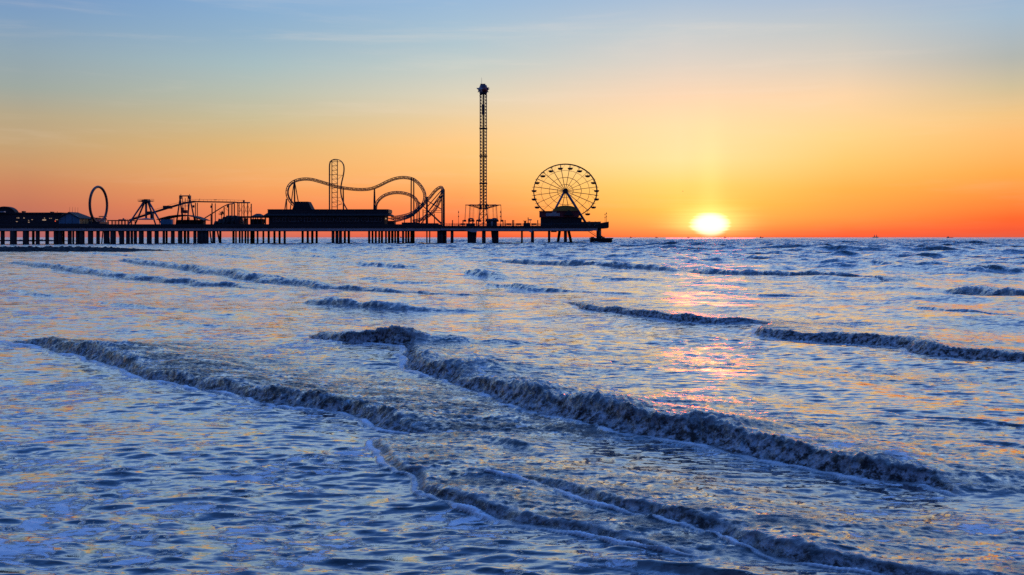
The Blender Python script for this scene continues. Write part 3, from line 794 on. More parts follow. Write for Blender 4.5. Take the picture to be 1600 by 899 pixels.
    for i, q in enumerate((109, 113.2, 117.4, 121.6)):
        lab = ['thin roof mast on the blue gabled pavilion, the one nearest the landward arcade', 'thin roof mast on the blue gabled pavilion, second from the landward end',
               'thin roof mast on the blue gabled pavilion, second from the ring ride', 'thin roof mast on the blue gabled pavilion, the one nearest the ring ride'][i]
        yy = Y + 1 + 2.2 * i
        top = PZ(324, Y)
        mb = MB().tube([(PX(q, yy), yy, PZ(334.8, Y)), (PX(q, yy), yy, top)], [.07, .04], 6)
        mb.lathe((PX(q, yy), yy, top), [(.02, 0), (.09, .06), (.02, .14)], 6)
        mm = obj('roof_mast', mb, M['steel'], None, origin=(PX(q, yy), yy, PZ(334.8, Y)))
        tag(mm, lab, 'mast', 'masts on the pavilion roof')


def build_ring_ride():
    Yc = YP + 11
    c = W(154, 320.2, Yc); Rz = 28.0 * Yc / F
    r = thing('ring_coaster', 'tall upright ring coaster track standing alone near the landward end', 'ride', foot(154, Yc))
    pts = []
    for k in range(64):
        g = 2 * math.pi * k / 64
        pts.append(c + Vector((0.85 * math.cos(g), 7.3 * math.cos(g), Rz * math.sin(g))))
    obj('ring_track', MB().tube(pts, .58, 8, closed=True), M['track'], r, smooth=True)
    obj('base', MB().box(PX(146, Yc), PX(163, Yc), Yc - 5, Yc + 5, ZD, PZ(347.0, Yc)).box(PX(144, Yc), PX(150.5, Yc), Yc + 1, Yc + 5, PZ(347, Yc) + .002, PZ(340.2, Yc)), M['steel'], r)
    for sx, sy in ((1, -1), (1, 1), (-1, 1), (-1, -1)):
        obj('support', MB().bar(c + Vector((sx * .9, sx * 5.5, -Rz * .66)), (c.x + sx * 1.4 + sy * .8, Yc + sx * 6.5, ZD), .16), M['steel'], r)
    tr = [pts[(48 + k) % 64] - Vector((0, 0, 0)) for k in range(-6, 7)]
    obj('train', MB().tube([p + Vector((0, 0, .75)) for p in tr], .42, 8), M['red'], r)
    k = thing('operator_cabin', 'small flat-roofed operator cabin seen through the base of the ring ride', 'cabin', foot(159, Yc + 9))
    Y = Yc + 9
    obj('wall', MB().box(PX(155.6, Y), PX(162.4, Y), Y, Y + 2.4, ZD, PZ(341.4, Y)), M['panel'], k)
    obj('roof', MB().box(PX(154.6, Y), PX(163.4, Y), Y - .4, Y + 2.8, PZ(338.9, Y), PZ(337.8, Y)), M['roof'], k)
    for q in (155.8, 158, 160.2, 162.2): obj('post', MB().bar(W(q, 341.5, Y + .2), W(q, 338.8, Y + .2), .08), M['steel'], k)
    q = thing('queue_platform', 'low railed platform between the ring ride and the A-frame pendulum ride', 'platform', foot(186, YP + 6))
    Y = YP + 6
    obj('deck', MB().box(PX(168, Y), PX(206, Y), Y, Y + 6, PZ(345.4, Y), PZ(344, Y)), M['steel'], q)
    lg = MB()
    for a in range(169, 206, 5): lg.box(PX(a, Y) - .12, PX(a, Y) + .12, Y + .3, Y + .6, ZD, PZ(345.4, Y)); lg.box(PX(a, Y) - .12, PX(a, Y) + .12, Y + 5, Y + 5.3, ZD, PZ(345.4, Y))
    obj('leg', lg, M['steel'], q)
    obj('cabin', MB().box(PX(183.5, Y), PX(191, Y), Y + 1, Y + 4, PZ(344, Y) + .003, PZ(342.8, Y)).box(PX(188.8, Y), PX(190, Y), Y + 2, Y + 3, PZ(342.8, Y), PZ(341, Y)), M['blue_steel'], q)
    obj('rail', MB().bar(W(192, 342.9, Y + .4), W(206, 342.9, Y + .4), .06).bar(W(199, 344, Y + .4), W(199, 342.9, Y + .4), .06), M['steel'], q)


def aframe(px_top, py_top, feet, Y, name, label, arm=None, half=2.6):
    r = thing(name, label, 'ride', foot(px_top, Y))
    for (a, dy) in feet:
        obj('leg', MB().tube([W(px_top + (a - px_top) * .12, py_top + .5, Y + dy * .35), foot(a, Y + dy)], [.42, .34], 8), M['blue_steel'], r)
    return r


def build_pendulums():
    Y = YP + 9
    r = aframe(229, 314, [(199, -3.5), (210, 3.5), (244, 3.5), (254, -3.5)], Y, 'pendulum_ride', 'four-legged pendulum ride with a hanging arm and railed top, beside the ring ride')
    hub = MB().box(PX(223.5, Y), PX(233, Y), Y - 2, Y + 2, PZ(316.2, Y), PZ(312.6, Y)).box(PX(226, Y), PX(232, Y), Y - 1.4, Y + 1.4, PZ(312.55, Y), PZ(311.6, Y))
    obj('hub', hub, M['steel'], r)
    rl = MB()
    for z in (311.6, 313.6, 315.4): rl.bar(W(215.5, z, Y - 2), W(223.5, z, Y - 2), .05); rl.bar(W(233, z, Y - 2), W(240.5, z, Y - 2), .05)
    for a in (215.5, 219, 223, 234, 237.5, 240.5): rl.bar(W(a, 311.6, Y - 2), W(a, 315.4, Y - 2), .05)
    rl.box(PX(219, Y), PX(223.4, Y), Y - 2, Y + 2, PZ(315.2, Y), PZ(314.4, Y)).box(PX(233.1, Y), PX(237, Y), Y - 2, Y + 2, PZ(315.2, Y), PZ(314.4, Y))
    obj('service_platform', rl, M['steel'], r)
    obj('arm', MB().tube([W(228.3, 316, Y), W(228.3, 341.5, Y)], [.5, .44], 10), M['blue_steel'], r, smooth=True)
    gp = [W(228.3, 342.8, Y) + Vector((11.0 * U * math.cos(a), 3.1 * math.sin(a), .0)) for a in [2 * math.pi * k / 32 for k in range(32)]]
    gm = MB().tube(gp, .30, 6, closed=True)
    for k in range(0, 32, 4): gm.bar(gp[k], W(228.3, 341.0, Y), .12)
    obj('seat_ring', gm, M['panel'], r)
    Y = YP + 14
    r = thing('portal_pendulum_ride', 'narrow pendulum ride with a crossbar between two tall twin-horned towers, behind the low tent roof', 'ride', foot(289, Y))
    for a, b in ((281.5, 276), (296.5, 305)):
        obj('leg', MB().tube([W(a + (b - a) * .0, 309, Y - 1), foot(b - 1 if b < 290 else b + 1, Y - 4)], [.3, .36], 8), M['steel'], r)
        obj('leg', MB().tube([W(a, 309, Y + 1), foot(a + (4.5 if a < 290 else -4.5), Y + 4)], [.3, .36], 8), M['blue_steel'], r)
    tw = MB()
    for a in (282.6, 296.0):
        tw.box(PX(a - 1.4, Y), PX(a + 1.4, Y), Y - 1.2, Y + 1.2, PZ(311, Y), PZ(305.6, Y)); tw.bar(W(a, 305.7, Y), W(a, 303.4, Y), .14)
    obj('tower_head', tw, M['steel'], r)
    obj('crossbar', MB().bar(W(283, 306.4, Y), W(296, 306.4, Y), .26), M['steel'], r)
    ar = MB()
    for a, b in ((285, 286), (289.5, 289), (293.6, 294)): ar.bar(W(a, 310, Y), W(b, 344, Y), .15)
    for z in (316, 322, 329): ar.bar(W(285.2, z, Y), W(293.7, z, Y), .1)
    obj('arm', ar, M['blue_steel'], r)
    gd = MB().box(PX(287, Y), PX(292.5, Y), Y - 1, Y + 1, PZ(333.4, Y), PZ(328.6, Y)).box(PX(283.5, Y), PX(286.5, Y), Y - 1, Y + 1, PZ(333, Y), PZ(324.5, Y))
    obj('gondola', gd, M['red'], r)


def build_flume():
    Y = YP + 18
    r = thing('log_flume', 'elevated flume with a long sloping lift, level trough and thin support columns', 'ride', foot(300, Y))
    def trough(pts, w=.9, t=.5):
        mb = MB()
        for (a, b) in zip(pts, pts[1:]):
            A, B = W(*a, Y), W(*b, Y)
            vs = []
            for P in (A, B):
                vs += [P + Vector((0, -w, -t)), P + Vector((0, w, -t)), P + Vector((0, w, t)), P + Vector((0, -w, t))]
            mb.add(vs, [(0, 1, 5, 4), (1, 2, 6, 5), (2, 3, 7, 6), (3, 0, 4, 7), (0, 3, 2, 1), (4, 5, 6, 7)])
        return mb
    obj('lift_trough', trough([(203, 344.2), (237, 333), (268, 323.5), (290, 317.2), (304, 315.2)], .9, .38), M['steel'], r)
    bx = MB()
    for a, b, t, bo in ((231, 240, 330.6, 334.6), (256, 268, 321.8, 326.4)): bx.box(PX(a, Y), PX(b, Y), Y - 1.3, Y + 1.3, PZ(bo, Y), PZ(t, Y))
    bx.box(PX(236, Y), PX(239.5, Y), Y - 1, Y + 1, PZ(343, Y), PZ(334.6, Y))
    obj('lift_motor_house', bx, M['steel'], r)
    obj('handrail', MB().tube([W(207, 340.8, Y - 1), W(237, 329.3, Y - 1), W(268, 319.6, Y - 1), W(300, 311.8, Y - 1), W(345, 312, Y - 1), W(382, 313.2, Y - 1)], .05, 4), M['steel'], r)
    st = MB()
    for a in range(300, 383, 6): st.bar(W(a, 315.5, Y - 1), W(a, 311.9 + max(0, a - 345) * .034, Y - 1), .04)
    st.box(PX(335, Y), PX(340, Y), Y - 1.1, Y - .9, PZ(313, Y), PZ(312.4, Y)).box(PX(380.6, Y), PX(383, Y), Y - 1.2, Y - .5, PZ(316, Y), PZ(313, Y))
    st.bar(W(310, 314.5, Y - 1), W(312.4, 310.4, Y - 1), .07)
    obj('handrail_post', st, M['steel'], r)
    obj('level_trough', trough([(300, 315.3), (312, 315.4), (345, 315.9), (370, 316.4)], 1.0, .26), M['steel'], r)
    cp = [W(370 + 20 * math.sin(g), 316.9, Y + 5 - 5 * math.cos(g)) for g in [math.radians(q) for q in range(0, 181, 12)]]
    obj('curved_trough', MB().tube(cp, .34, 6), M['steel'], r)
    obj('drop_trough', MB().tube([W(316, 343.5, Y + 2), W(318, 342.3, Y + 2), W(348, 323.5, Y + 2), W(356, 319.6, Y + 3), W(366, 318, Y + 6)], .26, 6), M['steel'], r)
    for a, t, rr, dy in ((305.4, 317, .2, 0), (308.4, 317, .2, 1.5), (331.3, 318, .28, 3), (336.4, 318, .2, 4), (329.6, 336, .2, 2), (350.2, 324, .26, 2), (357.3, 320, .3, 3), (361.5, 318, .2, 4), (363.6, 318, .14, 0), (366.3, 318, .26, 5),
                         (371.5, 318, .2, 0), (373.6, 318, .2, 8), (377.8, 318, .16, 10), (381.3, 318, .22, 1), (387, 318, .24, 3), (392.4, 318.6, .2, 6), (393, 318.6, .14, 7.5)):
        obj('support_column', MB().bar(W(a, t, Y + dy), foot(a, Y + dy), rr, 6), M['steel'], r)
    br = MB()
    for z in (330,): br.bar(W(371.5, z, Y), W(394, z, Y + 2), .08)
    for a, b in ((371.5, 381), (381, 387), (387, 393)): br.bar(W(a, 320, Y), W(b, 336, Y + 1), .06); br.bar(W(b, 320, Y), W(a, 336, Y + 1), .06)
    br.bar(W(350.5, 324, Y + 2), W(358, 331, Y + 2), .06)
    obj('brace', br, M['steel'], r)
    fl = MB()
    for a, t in ((302.6, 321.5), (330.6, 322), (356.3, 321.5)): fl.box(PX(a - 1.3, Y), PX(a + 1.3, Y), Y - .6, Y + .2, PZ(t + 3.2, Y), PZ(t - .6, Y))
    obj('floodlight', fl, M['steel'], r)


def build_middle_left():
    Y = YP + 4
    t = thing('tent_roof_station', 'low dark curved tent roof on posts beneath the portal pendulum ride', 'shelter', foot(280, Y + 5))
    prof = [(243, 343), (250, 340.5), (262, 337.4), (274, 335.9), (287, 335.6), (300, 337.8), (310, 341.5), (316, 344)]
    ol = [(PX(a, Y), PZ(b, Y)) for a, b in prof] + [(PX(a, Y), PZ(b + 1.5 if 245 < a < 312 else b + .6, Y)) for a, b in reversed(prof)]
    n = len(prof); mb = MB()
    vs = [(x, Y + 1, z) for x, z in ol] + [(x, Y + 12, z) for x, z in ol]
    N2 = 2 * n
    fs = [(i, i + 1, N2 - 2 - i, N2 - 1 - i) for i in range(n - 1)] + [(i + N2, N2 * 2 - 1 - i, N2 * 2 - 2 - i, i + 1 + N2) for i in range(n - 1)] + [(i, i + N2, (i + 1) % N2 + N2, (i + 1) % N2) for i in range(N2)]
    mb.add(vs, fs); obj('roof', mb, M['roof'], t)
    ps = MB()
    for a in (247, 258, 270, 282, 294, 306):
        for yy in (Y + 1.6, Y + 11.4): ps.bar((PX(a, Y), yy, ZD), (PX(a, Y), yy, PZ(338.4 + abs(a - 281) * .12, Y)), .12)
    obj('post', ps, M['steel'], t)
    obj('counter', MB().box(PX(270, Y), PX(312, Y), Y + 5, Y + 9, ZD, PZ(343.4, Y)), M['wall'], t)
    c = thing('storage_container', 'pale blue storage container at the pier edge in front of the tent roof', 'container', foot(259.5, YP + 1.6))
    Yc = YP + 1
    mb = MB().box(PX(251, Yc), PX(267.6, Yc), Yc, Yc + 2.4, ZD, PZ(343, Yc))
    obj('body', mb, M['blue_wall'], c)
    rb = MB()
    for k in range(9): rb.box(PX(251.6 + k * 1.9, Yc), PX(252.1 + k * 1.9, Yc), Yc - .06, Yc - .003, ZD + .1, PZ(343.4, Yc))
    obj('rib', rb, M['blue_wall'], c)
    obj('corner_frame', MB().box(PX(250.8, Yc), PX(267.8, Yc), Yc - .05, Yc + 2.45, PZ(343, Yc) + .003, PZ(342.6, Yc)), M['steel'], c)
    m = MB(); r2 = random.Random(8)
    for a, b, h in ((334, 341, 8), (340, 349, 12), (347, 356, 15), (352, 362, 17), (360, 370, 17), (367, 378, 16)):
        n = 9; vs = []; x0, x1 = PX(a, Y + 6), PX(b, Y + 6)
        for lv in (0, .45, .8, 1):
            for k in range(n):
                g = 2 * math.pi * k / n; s = (1 - .35 * lv ** 3) * r2.uniform(.85, 1.15)
                vs.append(((x0 + x1) / 2 + (x1 - x0) * .62 * s * math.cos(g), Y + 7 + 3 * s * math.sin(g), ZD + h * U * lv * r2.uniform(.93, 1.03)))
        m.add(vs, [(l * n + k, l * n + (k + 1) % n, (l + 1) * n + (k + 1) % n, (l + 1) * n + k) for l in range(3) for k in range(n)] + [tuple(range(3 * n, 4 * n))])
    rk = obj('rockwork', m, M['rock'], None, origin=foot(355, Y + 7)); tag(rk, 'dark artificial rockwork mound below the level flume trough', 'rockwork')
    s = thing('leafy_shrub', 'dark bushy plant on top of the rockwork under the flume drop', 'plant', W(346, 341.5, Y + 7))
    obj('stem', MB().bar(W(346, 342, Y + 7), W(346, 334, Y + 7), .15), M['timber'], s)
    lf = MB()
    for k in range(70):
        a = r2.uniform(0, 6.28); e = r2.uniform(-.5, 1.4); L_ = r2.uniform(.9, 1.9)
        c0 = W(346, 334.5, Y + 7) + Vector((r2.uniform(-.8, .8), r2.uniform(-.6, .6), r2.uniform(-.5, .5)))
        d = Vector((math.cos(a) * math.cos(e), math.sin(a) * math.cos(e), math.sin(e)))
        sd = d.cross(Vector((0, 0, 1))).normalized() * .14
        lf.add([c0, c0 + d * L_ * .5 + sd, c0 + d * L_ + Vector((0, 0, -.2)), c0 + d * L_ * .5 - sd], [(0, 1, 2, 3)])
    obj('crown', lf, M['leaf'], s)
    # hip roofed snack pavilion
    Y = YP + 2
    p = thing('open_pavilion', 'open-sided hip-roofed pavilion beside the landward end of the long dark hall', 'pavilion', foot(392, Y + 5))
    def hip(a, b, eave, ridge, ra, rb, y0, y1):
        vs = [(PX(a, Y), y0, PZ(eave, Y)), (PX(b, Y), y0, PZ(eave, Y)), (PX(b, Y), y1, PZ(eave, Y)), (PX(a, Y), y1, PZ(eave, Y)), (PX(ra, Y), (y0 + y1) / 2 - 1, PZ(ridge, Y)), (PX(rb, Y), (y0 + y1) / 2 - 1, PZ(ridge, Y)),
              (PX(rb, Y), (y0 + y1) / 2 + 1, PZ(ridge, Y)), (PX(ra, Y), (y0 + y1) / 2 + 1, PZ(ridge, Y))]
        return MB().add(vs, [(0, 3, 2, 1), (0, 1, 5, 4), (1, 2, 6, 5), (2, 3, 7, 6), (3, 0, 4, 7), (4, 5, 6, 7)])
    obj('roof', MB().box(PX(372, Y), PX(418, Y), Y, Y + 9, PZ(340.2, Y), PZ(338, Y)), M['roof'], p)
    obj('roof', hip(392, 408.5, 337.95, 333.8, 397.5, 402.5, Y + .5, Y + 8), M['roof'], p)
    obj('roof', hip(409, 428, 337.95, 331.5, 417, 424, Y + .5, Y + 8), M['roof'], p)
    for a in (374.5, 377.4, 381, 386.2, 395, 402, 408.6, 413.6):
        obj('column', MB().box(PX(a, Y) - .17, PX(a, Y) + .17, Y + .5, Y + .84, ZD, PZ(340.3, Y)), M['steel'], p)
    for a in (376, 384, 392, 400, 408): obj('column', MB().box(PX(a, Y) - .17, PX(a, Y) + .17, Y + 8, Y + 8.3, ZD, PZ(340.3, Y)), M['steel'], p)
    obj('booth', MB().box(PX(366, Y), PX(373, Y), Y + .8, Y + 4, ZD, PZ(343, Y)), M['wall'], p)
    obj('booth', MB().box(PX(388, Y), PX(407.5, Y), Y + 3, Y + 6.5, ZD, PZ(342, Y)), M['wall'], p)
    obj('booth', MB().box(PX(378, Y), PX(380.4, Y), Y + 3, Y + 6.5, ZD, PZ(341, Y)), M['wall'], p)
    obj('lit_panel', MB().box(PX(409, Y), PX(413, Y), Y + 3, Y + 3.3, PZ(349, Y), PZ(342.8, Y)), M['ochre'], p)


def build_hall():
    Y = YP + 1.2
    h = thing('long_hall', 'long dark hall with a panelled parapet and trapezoid roof box, in front of the coaster', 'building', foot(511, Y + 7))
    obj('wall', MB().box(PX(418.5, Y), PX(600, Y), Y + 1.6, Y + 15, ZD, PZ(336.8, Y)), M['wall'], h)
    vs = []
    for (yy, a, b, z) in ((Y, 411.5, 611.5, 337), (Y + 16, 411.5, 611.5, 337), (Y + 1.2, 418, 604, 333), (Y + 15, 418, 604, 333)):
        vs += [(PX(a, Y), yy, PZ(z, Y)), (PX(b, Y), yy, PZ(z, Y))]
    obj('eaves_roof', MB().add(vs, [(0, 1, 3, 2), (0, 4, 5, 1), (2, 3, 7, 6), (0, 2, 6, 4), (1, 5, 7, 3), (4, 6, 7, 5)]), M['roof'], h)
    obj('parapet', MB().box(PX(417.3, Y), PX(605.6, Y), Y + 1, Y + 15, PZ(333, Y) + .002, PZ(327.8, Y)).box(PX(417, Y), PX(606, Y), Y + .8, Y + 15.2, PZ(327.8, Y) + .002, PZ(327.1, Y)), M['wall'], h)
    pn = MB()
    for a in range(424, 604, 11): pn.box(PX(a, Y) - .05, PX(a, Y) + .05, Y + .93, Y + .998, PZ(332.8, Y), PZ(328, Y))
    obj('panel_joint', pn, M['steel'], h)
    obj('end_panel', MB().box(PX(606.0, Y), PX(606.4, Y), Y + 1.2, Y + 15, PZ(332.8, Y), PZ(328, Y)), M['ochre'], h)  # end face towards the sun, its orange light comes from the colour
    obj('roof_box', MB().prism([(PX(456.5, Y + 4), PZ(327.1, Y) + .003), (PX(487.5, Y + 4), PZ(327.1, Y) + .003), (PX(481, Y + 4), PZ(315.2, Y + 4)), (PX(461, Y + 4), PZ(315.2, Y + 4))], Y + 4, Y + 11), M['roof'], h)
    for a, b, t, bo in ((425, 470, 340.5, 346), (474, 520, 340.5, 346), (524, 560, 340.5, 346), (564, 596, 340.5, 346)):
        f = obj('window', MB().box(PX(a, Y), PX(b, Y), Y + 1.5, Y + 1.598, PZ(bo, Y), PZ(t, Y)), M['panel'], h)
        pm = MB(); n = int((b - a) / 5)
        for k in range(n):
            x0 = a + .4 + k * (b - a - .4) / n; x1 = x0 + (b - a - .4) / n - .4
            pm.box(PX(x0, Y), PX(x1, Y), Y + 1.46, Y + 1.497, PZ(bo - .4, Y), PZ(t + .4, Y))
        obj('pane', pm, M['glass'], f)
    obj('wall_lamp', MB().lathe((PX(602.4, Y), Y + 1.2, PZ(342, Y)), [(.05, -.3), (.32, -.15), (.36, .1), (.2, .3), (.05, .35)], 8), M['lit'], h)
    obj('corner_post', MB().box(PX(600.1, Y), PX(604, Y), Y + 1.7, Y + 2.4, ZD, PZ(336.9, Y)), M['ochre'], h)
    s = thing('canopy_shop', 'low shop with sloping canopy under the coaster, at the seaward end of the long hall', 'shop', foot(618, Y + 5))
    vs = []
    for yy in (Y + 1, Y + 9):
        vs += [(PX(604.2, Y), yy, PZ(340, Y)), (PX(617, Y), yy, PZ(344.2, Y)), (PX(617, Y), yy, PZ(345.2, Y)), (PX(604.2, Y), yy, PZ(341.2, Y))]
    obj('canopy', MB().add(vs, [(0, 1, 2, 3), (7, 6, 5, 4), (0, 4, 5, 1), (1, 5, 6, 2), (2, 6, 7, 3), (3, 7, 4, 0)]), M['roof'], s)
    obj('wall', MB().box(PX(604.4, Y), PX(615, Y), Y + 2, Y + 8.5, ZD, PZ(345, Y)), M['wall'], s)
    obj('stall_wall', MB().box(PX(626, Y), PX(652, Y), Y + 4, Y + 8, ZD, PZ(347.6, Y)).box(PX(640, Y), PX(684, Y), Y + 3, Y + 6, ZD, PZ(348.8, Y)), M['wall'], s)


def track_parts(pts3, root, gauge=.55, tie=1.0):
    P = [Vector(q) for q in catmull(pts3, 10)]
    # resample evenly
    d = [0]
    for a, b in zip(P, P[1:]): d.append(d[-1] + (b - a).length)
    n = max(4, int(d[-1] / tie)); out = []; j = 0
    for k in range(n + 1):
        t = d[-1] * k / n
        while j < len(d) - 2 and d[j + 1] < t: j += 1
        f = (t - d[j]) / max(1e-6, d[j + 1] - d[j]); out.append(P[j].lerp(P[j + 1], f))
    P = out; A, B, Cc = [], [], []
    for k, p in enumerate(P):
        t = (P[min(k + 1, n)] - P[max(k - 1, 0)]).normalized()
        nn = Vector((-t.z, 0, t.x))
        if nn.length < .2: nn = Vector((0, 0, 1))
        nn.normalize()
        A.append(p + nn * gauge); B.append(p - nn * gauge); Cc.append(p + Vector((0, .95, 0)))
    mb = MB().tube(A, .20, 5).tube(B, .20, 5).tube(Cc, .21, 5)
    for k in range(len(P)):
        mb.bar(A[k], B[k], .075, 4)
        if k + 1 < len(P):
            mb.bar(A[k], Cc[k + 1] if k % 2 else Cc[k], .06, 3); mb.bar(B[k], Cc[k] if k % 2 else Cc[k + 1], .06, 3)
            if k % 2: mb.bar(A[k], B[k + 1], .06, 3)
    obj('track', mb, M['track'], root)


def build_coaster():
    Y = YP + 5
    r = thing('steel_roller_coaster', 'looping lattice-track steel roller coaster with a vertical lift tower behind the long hall', 'ride', foot(570, Y + 12))
    def w(l): return [tuple(W(a, b, Y + c)) for a, b, c in l]
    track_parts(w([(470, 327, 14), (462, 322.5, 13), (453.5, 314.5, 12), (449, 305, 11), (449.2, 296, 11), (453, 288.5, 12), (461, 283, 13), (473, 280.2, 14), (486, 280.5, 15), (500, 284, 16), (515, 288.6, 17), (531, 293, 18), (550, 295.6, 19), (566, 296.4, 19),
                   (580, 295, 19), (592, 290.5, 18), (605, 284, 17), (617, 279.4, 16), (630, 277.6, 15), (643, 279.5, 14), (652, 285, 13), (659.5, 294, 12), (663.6, 304, 11), (662.6, 315, 10), (657, 324, 9), (648.5, 331, 8), (637, 336, 7), (624, 339, 6), (611, 341, 6)]), r)
    track_parts(w([(586.5, 330, 22), (587.5, 320, 22), (591.5, 313, 22), (599, 306.6, 21), (609, 302.6, 20), (620, 301.2, 19), (632, 302.4, 18), (642.5, 306, 17), (650, 312, 16), (652.6, 319.5, 15), (651, 328, 14), (645.5, 335, 13), (636, 340, 12), (622, 344, 11)]), r)
    track_parts(w([(618, 345, 25), (632, 341, 25), (644, 335.5, 25), (655, 326.5, 25), (664, 317, 25), (672, 308, 25), (679, 299.4, 24), (685.5, 294, 23), (690, 293.2, 21), (691.6, 298, 19), (689, 308, 17), (684.5, 319, 16), (678.5, 329, 15), (670, 337, 14), (658, 343, 13), (645, 346, 12)]), r)
    # vertical lift and drop
    t = obj('lift_tower', (lambda mb: [mb.bar(W(a, 250.5, Y + 10 + dy), foot(a, Y + 10 + dy), .2, 6) for a in (518.6, 527.2) for dy in (0, 3)] and [mb.bar(W(518.6, z, Y + 10 + dy), W(527.2, z, Y + 10 + dy), .13, 4) for z in (250.6, 253, 259.4, 266.2, 273, 280, 287, 294, 301, 308.4, 316, 323.5) for dy in (0, 3)] and
             [mb.bar(W(518.6, z, Y + 10), W(527.2, z + 6.6, Y + 13), .06, 4) for z in (253, 259.4, 266.2, 273, 280, 287, 294, 301, 308.4, 316)] and mb)(MB()), M['steel'], r)
    loop = [(514.6, 352, 9), (514.6, 330, 9), (514.6, 300, 9), (514.6, 270, 9), (514.8, 258, 9), (516.6, 252.4, 9), (520.5, 249.8, 9), (525, 249.2, 9), (529.5, 250.2, 9), (533.8, 253.4, 9), (536.8, 259, 9), (537.2, 267, 9), (535.8, 276, 9), (533.5, 286, 9), (532.2, 296, 9), (533, 306, 9), (536, 316, 9), (540.5, 325, 9), (546, 333, 9)]
    lp = [Vector(q) for q in catmull(w(loop), 8)]
    mb = MB()
    for dy in (-.6, .6): mb.tube([p + Vector((0, dy, 0)) for p in lp], .15, 5)
    mb.tube([p + Vector((.25, 0, 0)) for p in lp], .13, 5)
    for k in range(0, len(lp), 2): mb.bar(lp[k] + Vector((0, -.6, 0)), lp[k] + Vector((0, .6, 0)), .07, 4)
    obj('lift_track', mb, M['track'], r)
    tb = MB()
    for z in (253, 273.4, 294): tb.bar(W(514.6, z, Y + 9.4), W(519, z, Y + 10), .1, 4)
    for a, z in ((534.2, 253), (535.6, 274), (533, 291), (533.6, 308), (535, 319)): tb.bar(W(527.2, z + (2 if z > 300 else 0), Y + 10), W(a, z, Y + 9.4), .08, 4)
    for a, b, c, d in ((527.5, 281, 535, 274), (527.5, 321, 534, 318), (534.4, 317, 528, 313)): tb.bar(W(a, b, Y + 10), W(c, d, Y + 9.4), .07, 4)
    obj('tower_brace', tb, M['steel'], r)
    cols = [(460, 282, 460.8, 13, .30, 15), (536.3, 294, 537, 18, .28, 22), (584.8, 295, 583.4, 20, .22, 20), (585.4, 295, 587, 20, .22, 20), (642.6, 277, 642.3, 13, .26, 13), (646.4, 278, 646.8, 15, .26, 15), (654.8, 315.5, 655.2, 12, .24, 12),
            (667.3, 307.6, 667.6, 10, .34, 10), (666.4, 309, 665.8, 18, .2, 18), (690.4, 296, 690.4, 17, .24, 17), (694, 296, 694, 19, .3, 19), (692.4, 294.5, 692.4, 21, .2, 21), (678.8, 334, 678.8, 12, .18, 12), (661, 327, 661, 8, .18, 8),
            (652, 328, 651, 8, .18, 8), (447.5, 311, 441.5, 11, .22, 9), (447.8, 311, 448.6, 11, .2, 14), (459.6, 284, 450, 12, .2, 9), (460.6, 285, 473, 13, .2, 17), (632, 338, 632, 6, .16, 6)]
    for a, t, b, c, rr, c2 in cols:
        obj('support_column', MB().tube([W(a, t, Y + c), foot(b, Y + c2)], [rr * 1.1, rr * 1.3], 7), M['steel'], r)
    bc = MB()
    for a, b, c, d, y in ((668, 314, 691, 328, 12), (669, 331, 692, 299, 16), (655.5, 317, 690, 349, 11), (653, 350, 690, 306, 17), (658, 349, 674, 333, 13), (667.5, 329, 689, 350, 11), (690.4, 297, 668, 323, 18)):
        bc.bar(W(a, b, Y + y), W(c, d, Y + y), .22, 4)
    for z in (329.4, 332.2): bc.bar(W(662, z, Y + 14), W(690, z, Y + 15), .1, 4)
    obj('brace', bc, M['steel'], r)


